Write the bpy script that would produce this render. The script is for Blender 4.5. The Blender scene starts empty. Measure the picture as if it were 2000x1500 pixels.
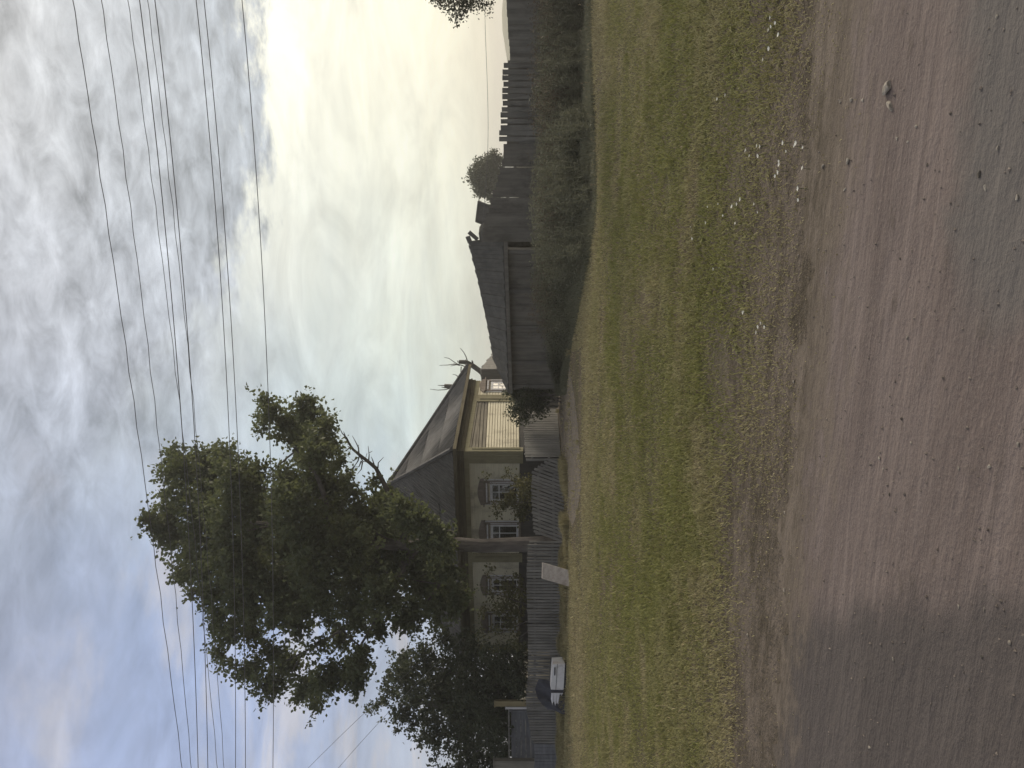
import bpy, bmesh, math, random
import numpy as np
from mathutils import Vector, Matrix

S = bpy.context.scene
COL = S.collection
R = math.radians
rng = np.random.default_rng(7)
random.seed(7)
CAM_Z = 1.7
FPX = 1500.0


def P(tx, ty, Y):
    """A point of the place: image column tx, row ty (2000 x 1500, the picture lies on its side) at distance Y."""
    return Vector(((750 - ty) / FPX * Y, Y, CAM_Z + (1000 - tx) / FPX * Y))


def gx(tx, ty):
    """Ground point seen at tx, ty."""
    Y = CAM_Z * FPX / (tx - 1000.0)
    return Vector(((750 - ty) / FPX * Y, Y, 0.0))


# ------------------------------------------------------------------ objects
ORIG = {}


def props(o, label=None, cat=None, group=None, kind=None):
    if label: o["label"] = label
    if cat: o["category"] = cat
    if group: o["group"] = group
    if kind: o["kind"] = kind
    return o


def thing(name, loc, label, cat, group=None):
    o = bpy.data.objects.new(name, None)
    o.empty_display_size = 0.2
    COL.objects.link(o)
    o.location = loc
    ORIG[o] = Vector(loc)
    return props(o, label, cat, group)


class MB:
    def __init__(s):
        s.v = []; s.f = []

    def add(s, vs, fs):
        n = len(s.v)
        s.v += [tuple(p) for p in vs]
        s.f += [tuple(i + n for i in f) for f in fs]

    def quad(s, a, b, c, d):
        s.add([a, b, c, d], [(0, 1, 2, 3)])

    def hexa(s, b, t):
        """prism between two loops of equal length, bottom and top"""
        n = len(b)
        fs = [tuple(reversed(range(n))), tuple(range(n, 2 * n))]
        for i in range(n):
            j = (i + 1) % n
            fs.append((i, j, n + j, n + i))
        s.add(list(b) + list(t), fs)

    def box(s, c, sz, ax=None, ay=None, az=None):
        c = Vector(c)
        ax = Vector(ax or (1, 0, 0)); ay = Vector(ay or (0, 1, 0)); az = Vector(az or (0, 0, 1))
        hx, hy, hz = ax * sz[0] / 2, ay * sz[1] / 2, az * sz[2] / 2
        b = [c - hx - hy - hz, c + hx - hy - hz, c + hx + hy - hz, c - hx + hy - hz]
        t = [p + 2 * hz for p in b]
        s.hexa(b, t)

    def bar(s, a, b, w, d, side=None):
        """board from a to b, width w along side, thickness d"""
        a = Vector(a); b = Vector(b)
        z = (b - a).normalized()
        x = Vector(side) if side else Vector((0, 0, 1)).cross(z)
        if x.length < 1e-5: x = Vector((1, 0, 0))
        x = (x - z * x.dot(z)).normalized()
        y = z.cross(x)
        x = x * w / 2; y = y * d / 2
        s.hexa([a - x - y, a + x - y, a + x + y, a - x + y], [b - x - y, b + x - y, b + x + y, b - x + y])

    def tube(s, pts, rad, n=8, rough=0.0, cap=True):
        pts = [Vector(p) for p in pts]
        if not hasattr(rad, '__len__'): rad = [rad] * len(pts)
        base = len(s.v); fs = []
        ref = Vector((0.3, 0.9, 0.2)).normalized()
        for i, p in enumerate(pts):
            d = (pts[min(i + 1, len(pts) - 1)] - pts[max(i - 1, 0)]).normalized()
            x = ref - d * ref.dot(d)
            if x.length < 1e-3: x = Vector((1, 0, 0)) - d * d.x
            x.normalize(); y = d.cross(x)
            for k in range(n):
                a = 2 * math.pi * k / n
                r = rad[i] * (1 + (random.uniform(-rough, rough) if rough else 0))
                s.v.append(tuple(p + x * math.cos(a) * r + y * math.sin(a) * r))
        for i in range(len(pts) - 1):
            for k in range(n):
                a = base + i * n + k; b = base + i * n + (k + 1) % n
                fs.append((a, b, b + n, a + n))
        if cap:
            fs.append(tuple(base + k for k in reversed(range(n))))
            fs.append(tuple(base + (len(pts) - 1) * n + k for k in range(n)))
        s.f += fs

    def build(s, name, mat, root=None, smooth=False, at=None):
        o0 = ORIG.get(root, Vector((0, 0, 0))) if at is None else Vector(at)
        me = bpy.data.meshes.new(name)
        me.from_pydata([(x - o0.x, y - o0.y, z - o0.z) for x, y, z in s.v], [], s.f)
        me.validate()
        if smooth: me.polygons.foreach_set("use_smooth", [True] * len(me.polygons))
        o = bpy.data.objects.new(name, me)
        COL.objects.link(o)
        if mat: me.materials.append(mat)
        if root is not None: o.parent = root
        elif at is not None: o.location = at
        ORIG[o] = o0
        return o


def np_mesh(name, verts, faces_n, mat, root=None, attr=None, smooth=False):
    """verts (M,3); faces of faces_n corners laid out one after another"""
    o0 = np.array(ORIG.get(root, Vector((0, 0, 0))))
    verts = np.asarray(verts, dtype=np.float32) - o0.astype(np.float32)
    nf = len(verts) // faces_n
    me = bpy.data.meshes.new(name)
    me.vertices.add(len(verts))
    me.vertices.foreach_set("co", verts.ravel())
    me.loops.add(len(verts))
    me.loops.foreach_set("vertex_index", np.arange(len(verts), dtype=np.int32))
    me.polygons.add(nf)
    me.polygons.foreach_set("loop_start", np.arange(0, len(verts), faces_n, dtype=np.int32))
    me.update(calc_edges=True)
    if attr is not None:
        a = me.attributes.new("tint", 'FLOAT', 'POINT')
        a.data.foreach_set("value", np.repeat(np.asarray(attr, dtype=np.float32), faces_n))
    o = bpy.data.objects.new(name, me)
    COL.objects.link(o)
    me.materials.append(mat)
    if root is not None: o.parent = root
    ORIG[o] = Vector(o0)
    return o


# ------------------------------------------------------------------ materials
class NT:
    def __init__(s, tree):
        s.t = tree; s.n = tree.nodes; s.l = tree.links

    def node(s, typ, **kw):
        n = s.n.new(typ)
        for k, v in kw.items(): setattr(n, k, v)
        return n

    def put(s, sock, v):
        if isinstance(v, bpy.types.NodeSocket): s.l.new(v, sock)
        elif v is not None:
            try: sock.default_value = v
            except Exception:
                sock.default_value = (*v, 1.0) if len(v) == 3 else v

    def math(s, op, a, b=None, c=None, clamp=False):
        n = s.node('ShaderNodeMath', operation=op, use_clamp=clamp)
        s.put(n.inputs[0], a)
        if b is not None: s.put(n.inputs[1], b)
        if c is not None: s.put(n.inputs[2], c)
        return n.outputs[0]

    def vec(s, op, a, b=None, c=None, scale=None):
        n = s.node('ShaderNodeVectorMath', operation=op)
        s.put(n.inputs[0], a)
        if b is not None: s.put(n.inputs[1], b)
        if c is not None: s.put(n.inputs[2], c)
        if scale is not None: s.put(n.inputs['Scale'], scale)
        return n.outputs['Value'] if op in ('DOT_PRODUCT', 'LENGTH') else n.outputs[0]

    def mix(s, f, a, b, blend='MIX'):
        n = s.node('ShaderNodeMix', data_type='RGBA', blend_type=blend)
        s.put(n.inputs[0], f); s.put(n.inputs[6], a); s.put(n.inputs[7], b)
        return n.outputs[2]

    def smooth(s, v, lo, hi):
        n = s.node('ShaderNodeMapRange', interpolation_type='SMOOTHSTEP')
        s.put(n.inputs[0], v); s.put(n.inputs[1], lo); s.put(n.inputs[2], hi)
        return n.outputs[0]

    def noise(s, vec, scale, detail=4, rough=0.55, dist=0.0, color=False):
        n = s.node('ShaderNodeTexNoise')
        s.put(n.inputs['Vector'], vec)
        n.inputs['Scale'].default_value = scale
        n.inputs['Detail'].default_value = detail
        n.inputs['Roughness'].default_value = rough
        n.inputs['Distortion'].default_value = dist
        return n.outputs['Color'] if color else n.outputs['Fac']

    def pos(s):
        return s.node('ShaderNodeNewGeometry').outputs['Position']

    def mapping(s, v, scale=(1, 1, 1), rot=(0, 0, 0), loc=(0, 0, 0)):
        n = s.node('ShaderNodeMapping')
        s.put(n.inputs[0], v)
        n.inputs['Scale'].default_value = scale
        n.inputs['Rotation'].default_value = rot
        n.inputs['Location'].default_value = loc
        return n.outputs[0]

    def bump(s, h, strength=0.4, dist=0.02):
        n = s.node('ShaderNodeBump')
        s.put(n.inputs['Height'], h)
        n.inputs['Strength'].default_value = strength
        n.inputs['Distance'].default_value = dist
        return n.outputs[0]


def new_mat(name):
    m = bpy.data.materials.new(name); m.use_nodes = True
    nt = NT(m.node_tree)
    b = nt.n['Principled BSDF']
    b.inputs['Specular IOR Level'].default_value = 0.25
    return m, nt, b


def wood(name, c1, c2, stretch=(1, 1, 0.12), scale=9, rough=0.85, bump=0.5, stain=None, stain_amt=0.5, stain_scale=1.2, rot=(0, 0, 0), plank=0.0):
    """weathered material: streaky noise along one axis, blotches of a second colour, optional stains"""
    m, nt, b = new_mat(name)
    p = nt.mapping(nt.pos(), rot=rot)
    g = nt.noise(nt.mapping(p, scale=stretch), scale, 6, 0.65)
    big = nt.noise(p, 1.7, 3, 0.6)
    f = nt.math('ADD', nt.math('MULTIPLY', g, 0.7), nt.math('MULTIPLY', big, 0.3))
    f = nt.smooth(f, 0.34, 0.66)
    c = nt.mix(f, (*c1, 1), (*c2, 1))
    if stain:
        sfac = nt.smooth(nt.noise(nt.mapping(p, scale=(1, 1, 0.5)), stain_scale, 6, 0.7), 0.5, 0.68)
        c = nt.mix(nt.math('MULTIPLY', sfac, stain_amt), c, (*stain, 1))
    nt.put(b.inputs['Base Color'], c)
    b.inputs['Roughness'].default_value = rough
    nt.put(b.inputs['Normal'], nt.bump(g, bump, 0.01))
    return m


def leafmat(name, c_dark, c_light, transl=0.35, yellow=None):
    m, nt, b = new_mat(name)
    a = nt.node('ShaderNodeAttribute', attribute_name='tint').outputs['Fac']
    big = nt.noise(nt.pos(), 0.9, 3, 0.6)
    f = nt.math('ADD', nt.math('MULTIPLY', a, 0.65), nt.math('MULTIPLY', nt.smooth(big, 0.3, 0.7), 0.35))
    c = nt.mix(f, (*c_dark, 1), (*c_light, 1))
    nt.put(b.inputs['Base Color'], c)
    b.inputs['Roughness'].default_value = 0.55
    b.inputs['Specular IOR Level'].default_value = 0.3
    tr = nt.node('ShaderNodeBsdfTranslucent')
    nt.put(tr.inputs[0], nt.mix(0.6, c, (*(yellow or tuple(min(1, x * 1.6) for x in c_light)), 1)))
    mx = nt.node('ShaderNodeMixShader'); mx.inputs[0].default_value = transl
    nt.l.new(b.outputs[0], mx.inputs[1]); nt.l.new(tr.outputs[0], mx.inputs[2])
    nt.l.new(mx.outputs[0], nt.n['Material Output'].inputs[0])
    return m


# ------------------------------------------------------------------ camera, sun, sky
cam = bpy.data.objects.new("camera", bpy.data.cameras.new("camera"))
COL.objects.link(cam)
cam.data.sensor_fit = 'HORIZONTAL'; cam.data.sensor_width = 36; cam.data.lens = 27
cam.data.clip_start = 0.05; cam.data.clip_end = 6000
cam.matrix_world = Matrix(((0, 1, 0, 0), (0, 0, -1, 0), (-1, 0, 0, CAM_Z), (0, 0, 0, 1)))
S.camera = cam

SUN_AZ, SUN_EL = R(56), R(21)
sun_dir = Vector((math.sin(SUN_AZ) * math.cos(SUN_EL), math.cos(SUN_AZ) * math.cos(SUN_EL), math.sin(SUN_EL)))
sl = bpy.data.lights.new("sun", 'SUN'); sl.energy = 2.1; sl.angle = R(12); sl.color = (1.0, 0.88, 0.70)
so = bpy.data.objects.new("sun", sl); COL.objects.link(so)
so.rotation_euler = (-sun_dir).to_track_quat('-Z', 'Y').to_euler()
so.location = (20, 10, 20)


def lin(c):
    return tuple(((x / 255) / 12.92) if x / 255 <= 0.04045 else ((x / 255 + 0.055) / 1.055) ** 2.4 for x in c)


def sdir(tx, ty):
    return Vector(((750 - ty) / FPX, 1.0, (1000 - tx) / FPX)).normalized()


W = bpy.data.worlds.new("World"); S.world = W; W.use_nodes = True
nt = NT(W.node_tree)
for n in list(nt.n): nt.n.remove(n)
out = nt.node('ShaderNodeOutputWorld')
D = nt.node('ShaderNodeTexCoord').outputs['Generated']
sep = nt.node('ShaderNodeSeparateXYZ'); nt.l.new(D, sep.inputs[0])
# cloud-sheet coordinates: where the ray meets a flat layer overhead
zz = nt.math('ADD', nt.math('MAXIMUM', sep.outputs[2], 0.0), 0.16)
cmb = nt.node('ShaderNodeCombineXYZ')
nt.put(cmb.inputs[0], nt.math('DIVIDE', sep.outputs[0], zz)); nt.put(cmb.inputs[1], nt.math('DIVIDE', sep.outputs[1], zz))
sheet = cmb.outputs[0]
# warp so that the tones have ragged, streaky borders
w1 = nt.noise(sheet, 2.6, 5, 0.55, color=True)
w1 = nt.vec('SUBTRACT', w1, (0.5, 0.5, 0.5))
w2 = nt.noise(D, 5.0, 3, 0.5, color=True)
w2 = nt.vec('SUBTRACT', w2, (0.5, 0.5, 0.5))
Dw = nt.vec('ADD', D, nt.vec('ADD', nt.vec('SCALE', w1, scale=0.16), nt.vec('SCALE', w2, scale=0.10)))
Dw = nt.vec('NORMALIZE', Dw)

upper = [(40, 60, 198, 198, 196), (50, 300, 206, 205, 205), (40, 550, 196, 196, 200), (60, 760, 172, 175, 184), (60, 950, 160, 166, 180),
         (60, 1150, 152, 160, 180), (60, 1400, 148, 154, 184), (150, 150, 200, 199, 198), (160, 380, 186, 187, 190), (150, 600, 172, 176, 184),
         (190, 820, 162, 168, 180), (180, 1010, 150, 162, 180), (170, 1180, 134, 152, 178), (200, 1280, 168, 172, 192), (230, 1420, 204, 202, 210),
         (250, 60, 192, 192, 190), (250, 260, 196, 196, 194), (260, 480, 168, 174, 182), (270, 660, 162, 168, 178), (290, 1080, 196, 199, 206),
         (280, 900, 158, 168, 182), (330, 60, 150, 157, 168), (340, 220, 152, 160, 170), (350, 420, 156, 163, 173), (350, 620, 168, 173, 181), (330, 780, 172, 178, 186),
         (430, 60, 158, 165, 173), (440, 200, 152, 160, 170), (420, 360, 164, 171, 178), (420, 540, 186, 190, 194), (500, 60, 150, 157, 165), (510, 160, 158, 165, 170),
         (480, 300, 166, 172, 176), (340, 1250, 156, 168, 200), (300, 1380, 186, 190, 206), (400, 1100, 175, 188, 208), (420, 1350, 152, 168, 206), (380, 1480, 158, 168, 206)]
LOW_LIFT = 6
lower = [(560, 40, 255, 254, 236), (570, 160, 250, 248, 232), (580, 300, 240, 240, 226), (560, 460, 226, 227, 220), (520, 640, 208, 212, 210), (470, 800, 186, 195, 203),
         (640, 60, 255, 252, 234), (640, 220, 244, 242, 228), (680, 380, 240, 240, 228), (660, 560, 226, 229, 221), (640, 740, 204, 212, 210), (600, 900, 186, 200, 212),
         (740, 50, 250, 245, 222), (740, 170, 226, 228, 215), (770, 330, 236, 236, 220), (760, 500, 228, 230, 220), (750, 640, 204, 214, 211), (740, 800, 184, 204, 212),
         (820, 60, 240, 233, 208), (810, 240, 228, 229, 213), (830, 400, 228, 228, 210), (850, 540, 196, 210, 210), (830, 680, 182, 204, 210), (820, 840, 186, 206, 214),
         (890, 140, 226, 220, 196), (880, 300, 214, 218, 204), (900, 460, 205, 213, 204), (910, 600, 222, 222, 205), (900, 720, 212, 218, 205), (960, 80, 232, 222, 198), (960, 260, 230, 222, 200),
         (960, 460, 224, 222, 204), (960, 620, 228, 225, 203), (960, 760, 226, 224, 205),
         (520, 1180, 158, 176, 212), (600, 1400, 158, 174, 212), (500, 1430, 160, 174, 210), (690, 1250, 168, 182, 212), (740, 1430, 196, 204, 216), (830, 1480, 198, 204, 218), (900, 1300, 190, 198, 214),
         (420, 1180, 162, 178, 210)]


dsep = nt.node('ShaderNodeSeparateXYZ'); nt.l.new(Dw, dsep.inputs[0])
waz = nt.math('DIVIDE', dsep.outputs[0], nt.math('MAXIMUM', dsep.outputs[1], 0.25))
wel = nt.math('DIVIDE', dsep.outputs[2], nt.math('MAXIMUM', dsep.outputs[1], 0.25))
rampf = nt.math('MULTIPLY_ADD', waz, 1 / 1.1, 0.5)


lower = [(a_, b_, min(255, r_ + (LOW_LIFT if a_ > 800 else 0)), min(255, g_ + (LOW_LIFT if a_ > 800 else 0)), c_ + (2 if a_ > 800 else 0)) for a_, b_, r_, g_, c_ in lower]


def tone(points, tx, ty, k=110.0):
    d = sdir(tx, ty); ws = 0; acc = np.zeros(3)
    for px, py, r, g, b_ in points:
        w = math.exp(k * (d.dot(sdir(px, py)) - 1)); ws += w
        acc += w * np.array((r, g, b_))
    return lin(acc / ws)


def tones(points, rows):
    """tones of the sky by direction: one ramp along the compass for each height, blended upwards"""
    c = None
    for i, tx in enumerate(rows):
        n = nt.node('ShaderNodeValToRGB'); nt.l.new(rampf, n.inputs[0])
        n.color_ramp.interpolation = 'B_SPLINE'
        e = n.color_ramp.elements
        ns = 15
        while len(e) < ns: e.new(0.5)
        for j in range(ns):
            f = j / (ns - 1)
            e[j].position = f
            e[j].color = (*tone(points, tx, 750 - 1500 * (f - 0.5) * 1.1), 1)
        if c is None: c = n.outputs[0]
        else: c = nt.mix(nt.smooth(wel, (1000 - rows[i - 1]) / FPX, (1000 - tx) / FPX), c, n.outputs[0])
    return c


sd = nt.math('POWER', nt.math('MAXIMUM', nt.vec('DOT_PRODUCT', D, tuple(sun_dir)), 0.0), 3.0)
base = nt.vec('ADD', nt.vec('SCALE', (1.5, 1.25, 0.85), scale=sd), (0.42, 0.43, 0.46))
cu = tones(upper, [540, 470, 400, 330, 260, 190, 110, 30])
cl = tones(lower, [1000, 940, 885, 830, 770, 710, 640, 580, 520, 440])
# the edge of the dark cloud bank
az = nt.math('ARCTAN2', sep.outputs[0], sep.outputs[1])
el = nt.math('ARCSINE', sep.outputs[2])
edge = nt.math('ADD', 0.288, nt.math('MULTIPLY', nt.math('MAXIMUM', nt.math('SUBTRACT', 0.30, az), 0.0), 0.30))
en = nt.math('SUBTRACT', nt.noise(sheet, 5.5, 5, 0.6), 0.5)
soft = nt.smooth(az, 0.16, -0.06)
ev = nt.math('ADD', nt.math('SUBTRACT', el, edge), nt.math('MULTIPLY', en, 0.21))
em = nt.node('ShaderNodeMapRange', interpolation_type='SMOOTHSTEP')
nt.put(em.inputs[0], ev)
nt.put(em.inputs[1], nt.math('MULTIPLY_ADD', soft, -0.11, -0.020)); nt.put(em.inputs[2], nt.math('MULTIPLY_ADD', soft, 0.11, 0.032))
em = em.outputs[0]
col = nt.mix(em, cl, cu)
# billowy contrast in the upper sheet, fine streaks below
pn = nt.math('ADD', nt.math('MULTIPLY', nt.noise(sheet, 3.6, 7, 0.60, 0.25), 0.55), nt.math('MULTIPLY', nt.noise(nt.mapping(sheet, scale=(1, 1.35, 1), rot=(0, 0, 0.6)), 10.5, 6, 0.62, 0.5), 0.50))
pn = nt.math('SUBTRACT', pn, 0.0)
pf = nt.math('MULTIPLY', nt.math('SUBTRACT', pn, 0.446), nt.math('MULTIPLY_ADD', em, nt.math('MULTIPLY_ADD', nt.smooth(az, -0.35, 0.05), 2.7, 1.2), 0.30))
col = nt.vec('SCALE', col, scale=nt.math('ADD', 1.0, pf))
wn = nt.noise(nt.mapping(sheet, scale=(1, 1.9, 1), rot=(0, 0, -0.25)), 1.9, 6, 0.58, 0.4)
wm = nt.math('MULTIPLY', nt.smooth(wn, 0.48, 0.66), nt.smooth(az, -0.02, -0.22))
col = nt.mix(nt.math('MULTIPLY', wm, 0.75), col, (0.60, 0.59, 0.63, 1))
sn = nt.noise(nt.mapping(D, scale=(1.3, 1, 4.2), rot=(0, 0.22, 0)), 4.2, 5, 0.6, 0.7)
col = nt.vec('SCALE', col, scale=nt.math('ADD', 0.985, nt.math('MULTIPLY', nt.math('MULTIPLY', nt.math('SUBTRACT', sn, 0.46), 1.15), nt.math('SUBTRACT', 1.0, em))))
# the veiled sun behind the cloud edge
gl = nt.math('EXPONENT', nt.math('MULTIPLY_ADD', nt.vec('DOT_PRODUCT', Dw, tuple(sdir(610, 40))), 24.0, -24.0))
col = nt.vec('ADD', col, nt.vec('SCALE', (0.17, 0.165, 0.135), scale=nt.math('MULTIPLY', gl, nt.math('SUBTRACT', 1.0, nt.math('MULTIPLY', em, 0.75)))))
# beyond the part of the sky the picture shows, plain overcast that brightens towards the sun
inside = nt.math('MULTIPLY', nt.smooth(nt.math('ABSOLUTE', az), 0.72, 0.52), nt.smooth(el, 0.80, 0.62))
col = nt.mix(inside, base, col)
bg = nt.node('ShaderNodeBackground'); nt.put(bg.inputs[0], col); bg.inputs[1].default_value = 1.0
sky = nt.node('ShaderNodeTexSky'); sky.sky_type = 'NISHITA'; sky.sun_disc = False
sky.sun_elevation = SUN_EL; sky.sun_rotation = SUN_AZ
bg2 = nt.node('ShaderNodeBackground'); nt.l.new(sky.outputs[0], bg2.inputs[0]); bg2.inputs[1].default_value = 0.1
ms = nt.node('ShaderNodeMixShader'); ms.inputs[0].default_value = 0.94
nt.l.new(bg2.outputs[0], ms.inputs[1]); nt.l.new(bg.outputs[0], ms.inputs[2])
nt.l.new(ms.outputs[0], out.inputs[0])

S.view_settings.view_transform = 'Standard'; S.view_settings.look = 'None'
S.view_settings.exposure = 0; S.view_settings.gamma = 1
S.cycles.use_denoising = True
S.cycles.max_bounces = 5; S.cycles.diffuse_bounces = 3; S.cycles.transmission_bounces = 3; S.cycles.transparent_max_bounces = 4

# ------------------------------------------------------------------ ground, road, path, hill
RD = Vector((1, -0.26, 0)).normalized()          # the street runs this way
RN = Vector((0.26, 1, 0)).normalized()           # across the street, away from the camera
RROT = math.atan2(0.26, 1)


def street(a, b, z=0.0):
    return Vector((0, 0, z)) + RD * a + RN * b


def road_edge(a):
    return 4.55 + 0.16 * math.sin(a * 0.9 + 1) + 0.10 * math.sin(a * 2.3) + 0.07 * math.sin(a * 6.1 + 2) + 0.05 * math.sin(a * 17.3) + 0.035 * math.sin(a * 31.7 + 1)




def mud(nt, p):
    """trampled margin between road and verge: colour, and the noise that frays its borders"""
    m1 = nt.noise(nt.mapping(p, scale=(0.45, 1, 1)), 2.6, 6, 0.66)
    m2 = nt.noise(nt.mapping(p, scale=(0.6, 1, 1), loc=(4, 1, 0)), 9, 5, 0.7)
    f = nt.math('ADD', nt.math('MULTIPLY', m1, .55), nt.math('MULTIPLY', m2, .45))
    c = nt.mix(nt.smooth(f, 0.38, 0.60), (0.088, 0.072, 0.052, 1), (0.178, 0.148, 0.124, 1))
    c = nt.mix(nt.math('MULTIPLY', nt.smooth(nt.noise(p, 34, 4, .7), .55, .75), .5), c, (0.25, 0.215, 0.18, 1))
    return c, m1, m2


m_ground, nt, b = new_mat("verge_soil")
p = nt.mapping(nt.pos(), rot=(0, 0, RROT))
st = nt.noise(nt.mapping(p, scale=(0.35, 1, 1)), 1.1, 5, 0.62)
fine = nt.noise(p, 26, 4, 0.7)
mott = nt.noise(p, 7, 5, 0.7)
c = nt.mix(nt.smooth(st, 0.38, 0.62), (0.150, 0.122, 0.082, 1), (0.112, 0.104, 0.054, 1))
c = nt.mix(nt.math('MULTIPLY', nt.smooth(mott, 0.50, 0.66), 0.6), c, (0.078, 0.064, 0.040, 1))
mc, m1, m2 = mud(nt, p)
sg = nt.node('ShaderNodeSeparateXYZ'); nt.l.new(p, sg.inputs[0])
fr = nt.math('ADD', sg.outputs[1], nt.math('MULTIPLY', nt.math('SUBTRACT', m1, .5), 4.0))
c = nt.mix(nt.smooth(fr, 7.2, 5.4), c, mc)
nt.put(b.inputs['Base Color'], c); b.inputs['Roughness'].default_value = 0.95
nt.put(b.inputs['Normal'], nt.bump(nt.math('ADD', fine, nt.math('MULTIPLY', mott, 1.5)), 0.9, 0.05))

m_road, nt, b = new_mat("dirt_road")
p = nt.mapping(nt.pos(), rot=(0, 0, RROT))
track = nt.noise(nt.mapping(p, scale=(0.055, 1, 1)), 19, 7, 0.72, 0.6)
wide = nt.noise(nt.mapping(p, scale=(0.22, 1, 1)), 1.3, 5, 0.62)
grit = nt.noise(p, 60, 4, 0.7)
clod = nt.noise(nt.mapping(p, scale=(.5, 1, 1)), 9, 5, 0.65)
c = nt.mix(nt.smooth(track, 0.34, 0.68), (0.165, 0.134, 0.127, 1), (0.222, 0.184, 0.174, 1))
c = nt.mix(nt.math('MULTIPLY', nt.smooth(wide, 0.42, 0.62), .7), c, (0.138, 0.111, 0.105, 1))
c = nt.mix(nt.math('MULTIPLY', nt.smooth(grit, 0.50, 0.72), 0.45), c, (0.26, 0.225, 0.205, 1))
c = nt.mix(nt.math('MULTIPLY', nt.smooth(clod, 0.57, 0.72), 0.5), c, (0.095, 0.078, 0.066, 1))
# ragged-edged shade painted into the colour on the left; grey patch near the camera
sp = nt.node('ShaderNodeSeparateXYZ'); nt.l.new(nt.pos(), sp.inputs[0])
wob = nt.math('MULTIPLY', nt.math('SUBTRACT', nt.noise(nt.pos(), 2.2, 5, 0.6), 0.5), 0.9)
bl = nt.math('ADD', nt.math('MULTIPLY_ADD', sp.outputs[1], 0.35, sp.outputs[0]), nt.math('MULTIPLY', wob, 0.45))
painted_shade = nt.smooth(bl, 0.34, 0.07)
c = nt.mix(nt.math('MULTIPLY', painted_shade, 0.68), c, (0.068, 0.064, 0.064, 1))
gr = nt.math('MULTIPLY', nt.smooth(nt.math('ADD', sp.outputs[1], nt.math('MULTIPLY', wob, 0.7)), 3.05, 2.75), nt.smooth(nt.math('ADD', sp.outputs[0], wob), 0.0, 0.5))
c = nt.mix(nt.math('MULTIPLY', gr, 0.7), c, (0.14, 0.137, 0.134, 1))
mc, m1, m2 = mud(nt, p)
sg = nt.node('ShaderNodeSeparateXYZ'); nt.l.new(p, sg.inputs[0])
fr = nt.math('ADD', sg.outputs[1], nt.math('ADD', nt.math('MULTIPLY', nt.math('SUBTRACT', m1, .5), 1.6), nt.math('MULTIPLY', nt.math('SUBTRACT', m2, .5), 1.0)))
c = nt.mix(nt.smooth(fr, 3.75, 4.30), c, mc)
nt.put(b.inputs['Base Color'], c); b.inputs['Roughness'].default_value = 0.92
h = nt.math('ADD', nt.math('MULTIPLY', clod, 0.9), nt.math('ADD', nt.math('MULTIPLY', grit, 0.22), nt.math('ADD', nt.math('MULTIPLY', track, 0.38), nt.math('MULTIPLY', wide, 2.0))))
nt.put(b.inputs['Normal'], nt.bump(h, 0.7, 0.045))

m_path, nt, b = new_mat("trodden_earth")
p = nt.pos()
g1 = nt.noise(nt.mapping(p, scale=(0.4, 1, 1)), 5, 5, 0.65)
c = nt.mix(nt.smooth(g1, 0.35, 0.65), (0.12, 0.105, 0.088, 1), (0.21, 0.18, 0.15, 1))
nt.put(b.inputs['Base Color'], c); b.inputs['Roughness'].default_value = 0.95
nt.put(b.inputs['Normal'], nt.bump(g1, 0.7, 0.05))

mb = MB(); mb.quad((-1100, -300, 0), (1100, -300, 0), (1100, 1100, 0), (-1100, 1100, 0))
props(mb.build("ground", m_ground), kind='structure')

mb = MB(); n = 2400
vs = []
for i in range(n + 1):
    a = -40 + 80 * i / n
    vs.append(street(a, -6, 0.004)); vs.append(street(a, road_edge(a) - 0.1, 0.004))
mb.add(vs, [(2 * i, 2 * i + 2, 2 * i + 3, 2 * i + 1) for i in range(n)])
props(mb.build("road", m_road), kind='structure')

mb = MB()
pts = [(1083, 735), (1090, 700), (1101, 690), (1112, 712), (1120, 760), (1128, 820), (1133, 890), (1135, 950), (1128, 1000), (1118, 1030), (1109, 1000), (1104, 950), (1098, 890), (1090, 830), (1083, 780)]
mb.add([tuple(gx(*q) + Vector((0, 0, 0.006))) for q in pts], [tuple(range(len(pts)))])
props(mb.build("path", m_path), kind='structure')

m_hill, nt, b = new_mat("far_hill_grass")
hn = nt.noise(nt.mapping(nt.pos(), scale=(0.06, 0.02, 0.2)), 2, 5, 0.6)
nt.put(b.inputs['Base Color'], nt.mix(hn, (0.15, 0.165, 0.09, 1), (0.26, 0.255, 0.15, 1))); b.inputs['Roughness'].default_value = 1
mb = MB(); n = 120
vs = []
for i in range(n + 1):
    x = -450 + 950 * i / n
    h = 0.6 + 5.2 * math.exp(-((x - 180) / 22) ** 2) + 4 * math.exp(-((x - 280) / 55) ** 2) + 0.2 * math.sin(x * 0.062)
    vs += [(x, 280, -0.5), (x, 320, h * 0.7), (x, 380, h * 1.18), (x, 500, -0.5)]
fs = []
for i in range(n):
    for k in range(3):
        fs.append((4 * i + k, 4 * i + 4 + k, 4 * i + 5 + k, 4 * i + 1 + k))
mb.add(vs, fs)
props(mb.build("hill", m_hill, smooth=True), kind='structure')

# ------------------------------------------------------------------ verge grass (stuff)
m_grass, nt, b = new_mat("verge_grass")
tint = nt.node('ShaderNodeAttribute', attribute_name='tint').outputs['Fac']
p = nt.mapping(nt.pos(), rot=(0, 0, RROT))
sp = nt.node('ShaderNodeSeparateXYZ'); nt.l.new(p, sp.inputs[0])
n1 = nt.noise(nt.mapping(p, scale=(0.75, 0.8, 0.2)), 0.40, 5, 0.66, 0.6)
n2 = nt.noise(nt.mapping(p, scale=(0.8, 0.9, 0.2), loc=(7, 2, 0)), 1.5, 5, 0.65)
lush = nt.smooth(nt.math('ADD', nt.math('MULTIPLY', n1, 0.7), nt.math('MULTIPLY', n2, 0.3)), 0.34, 0.56)
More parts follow.
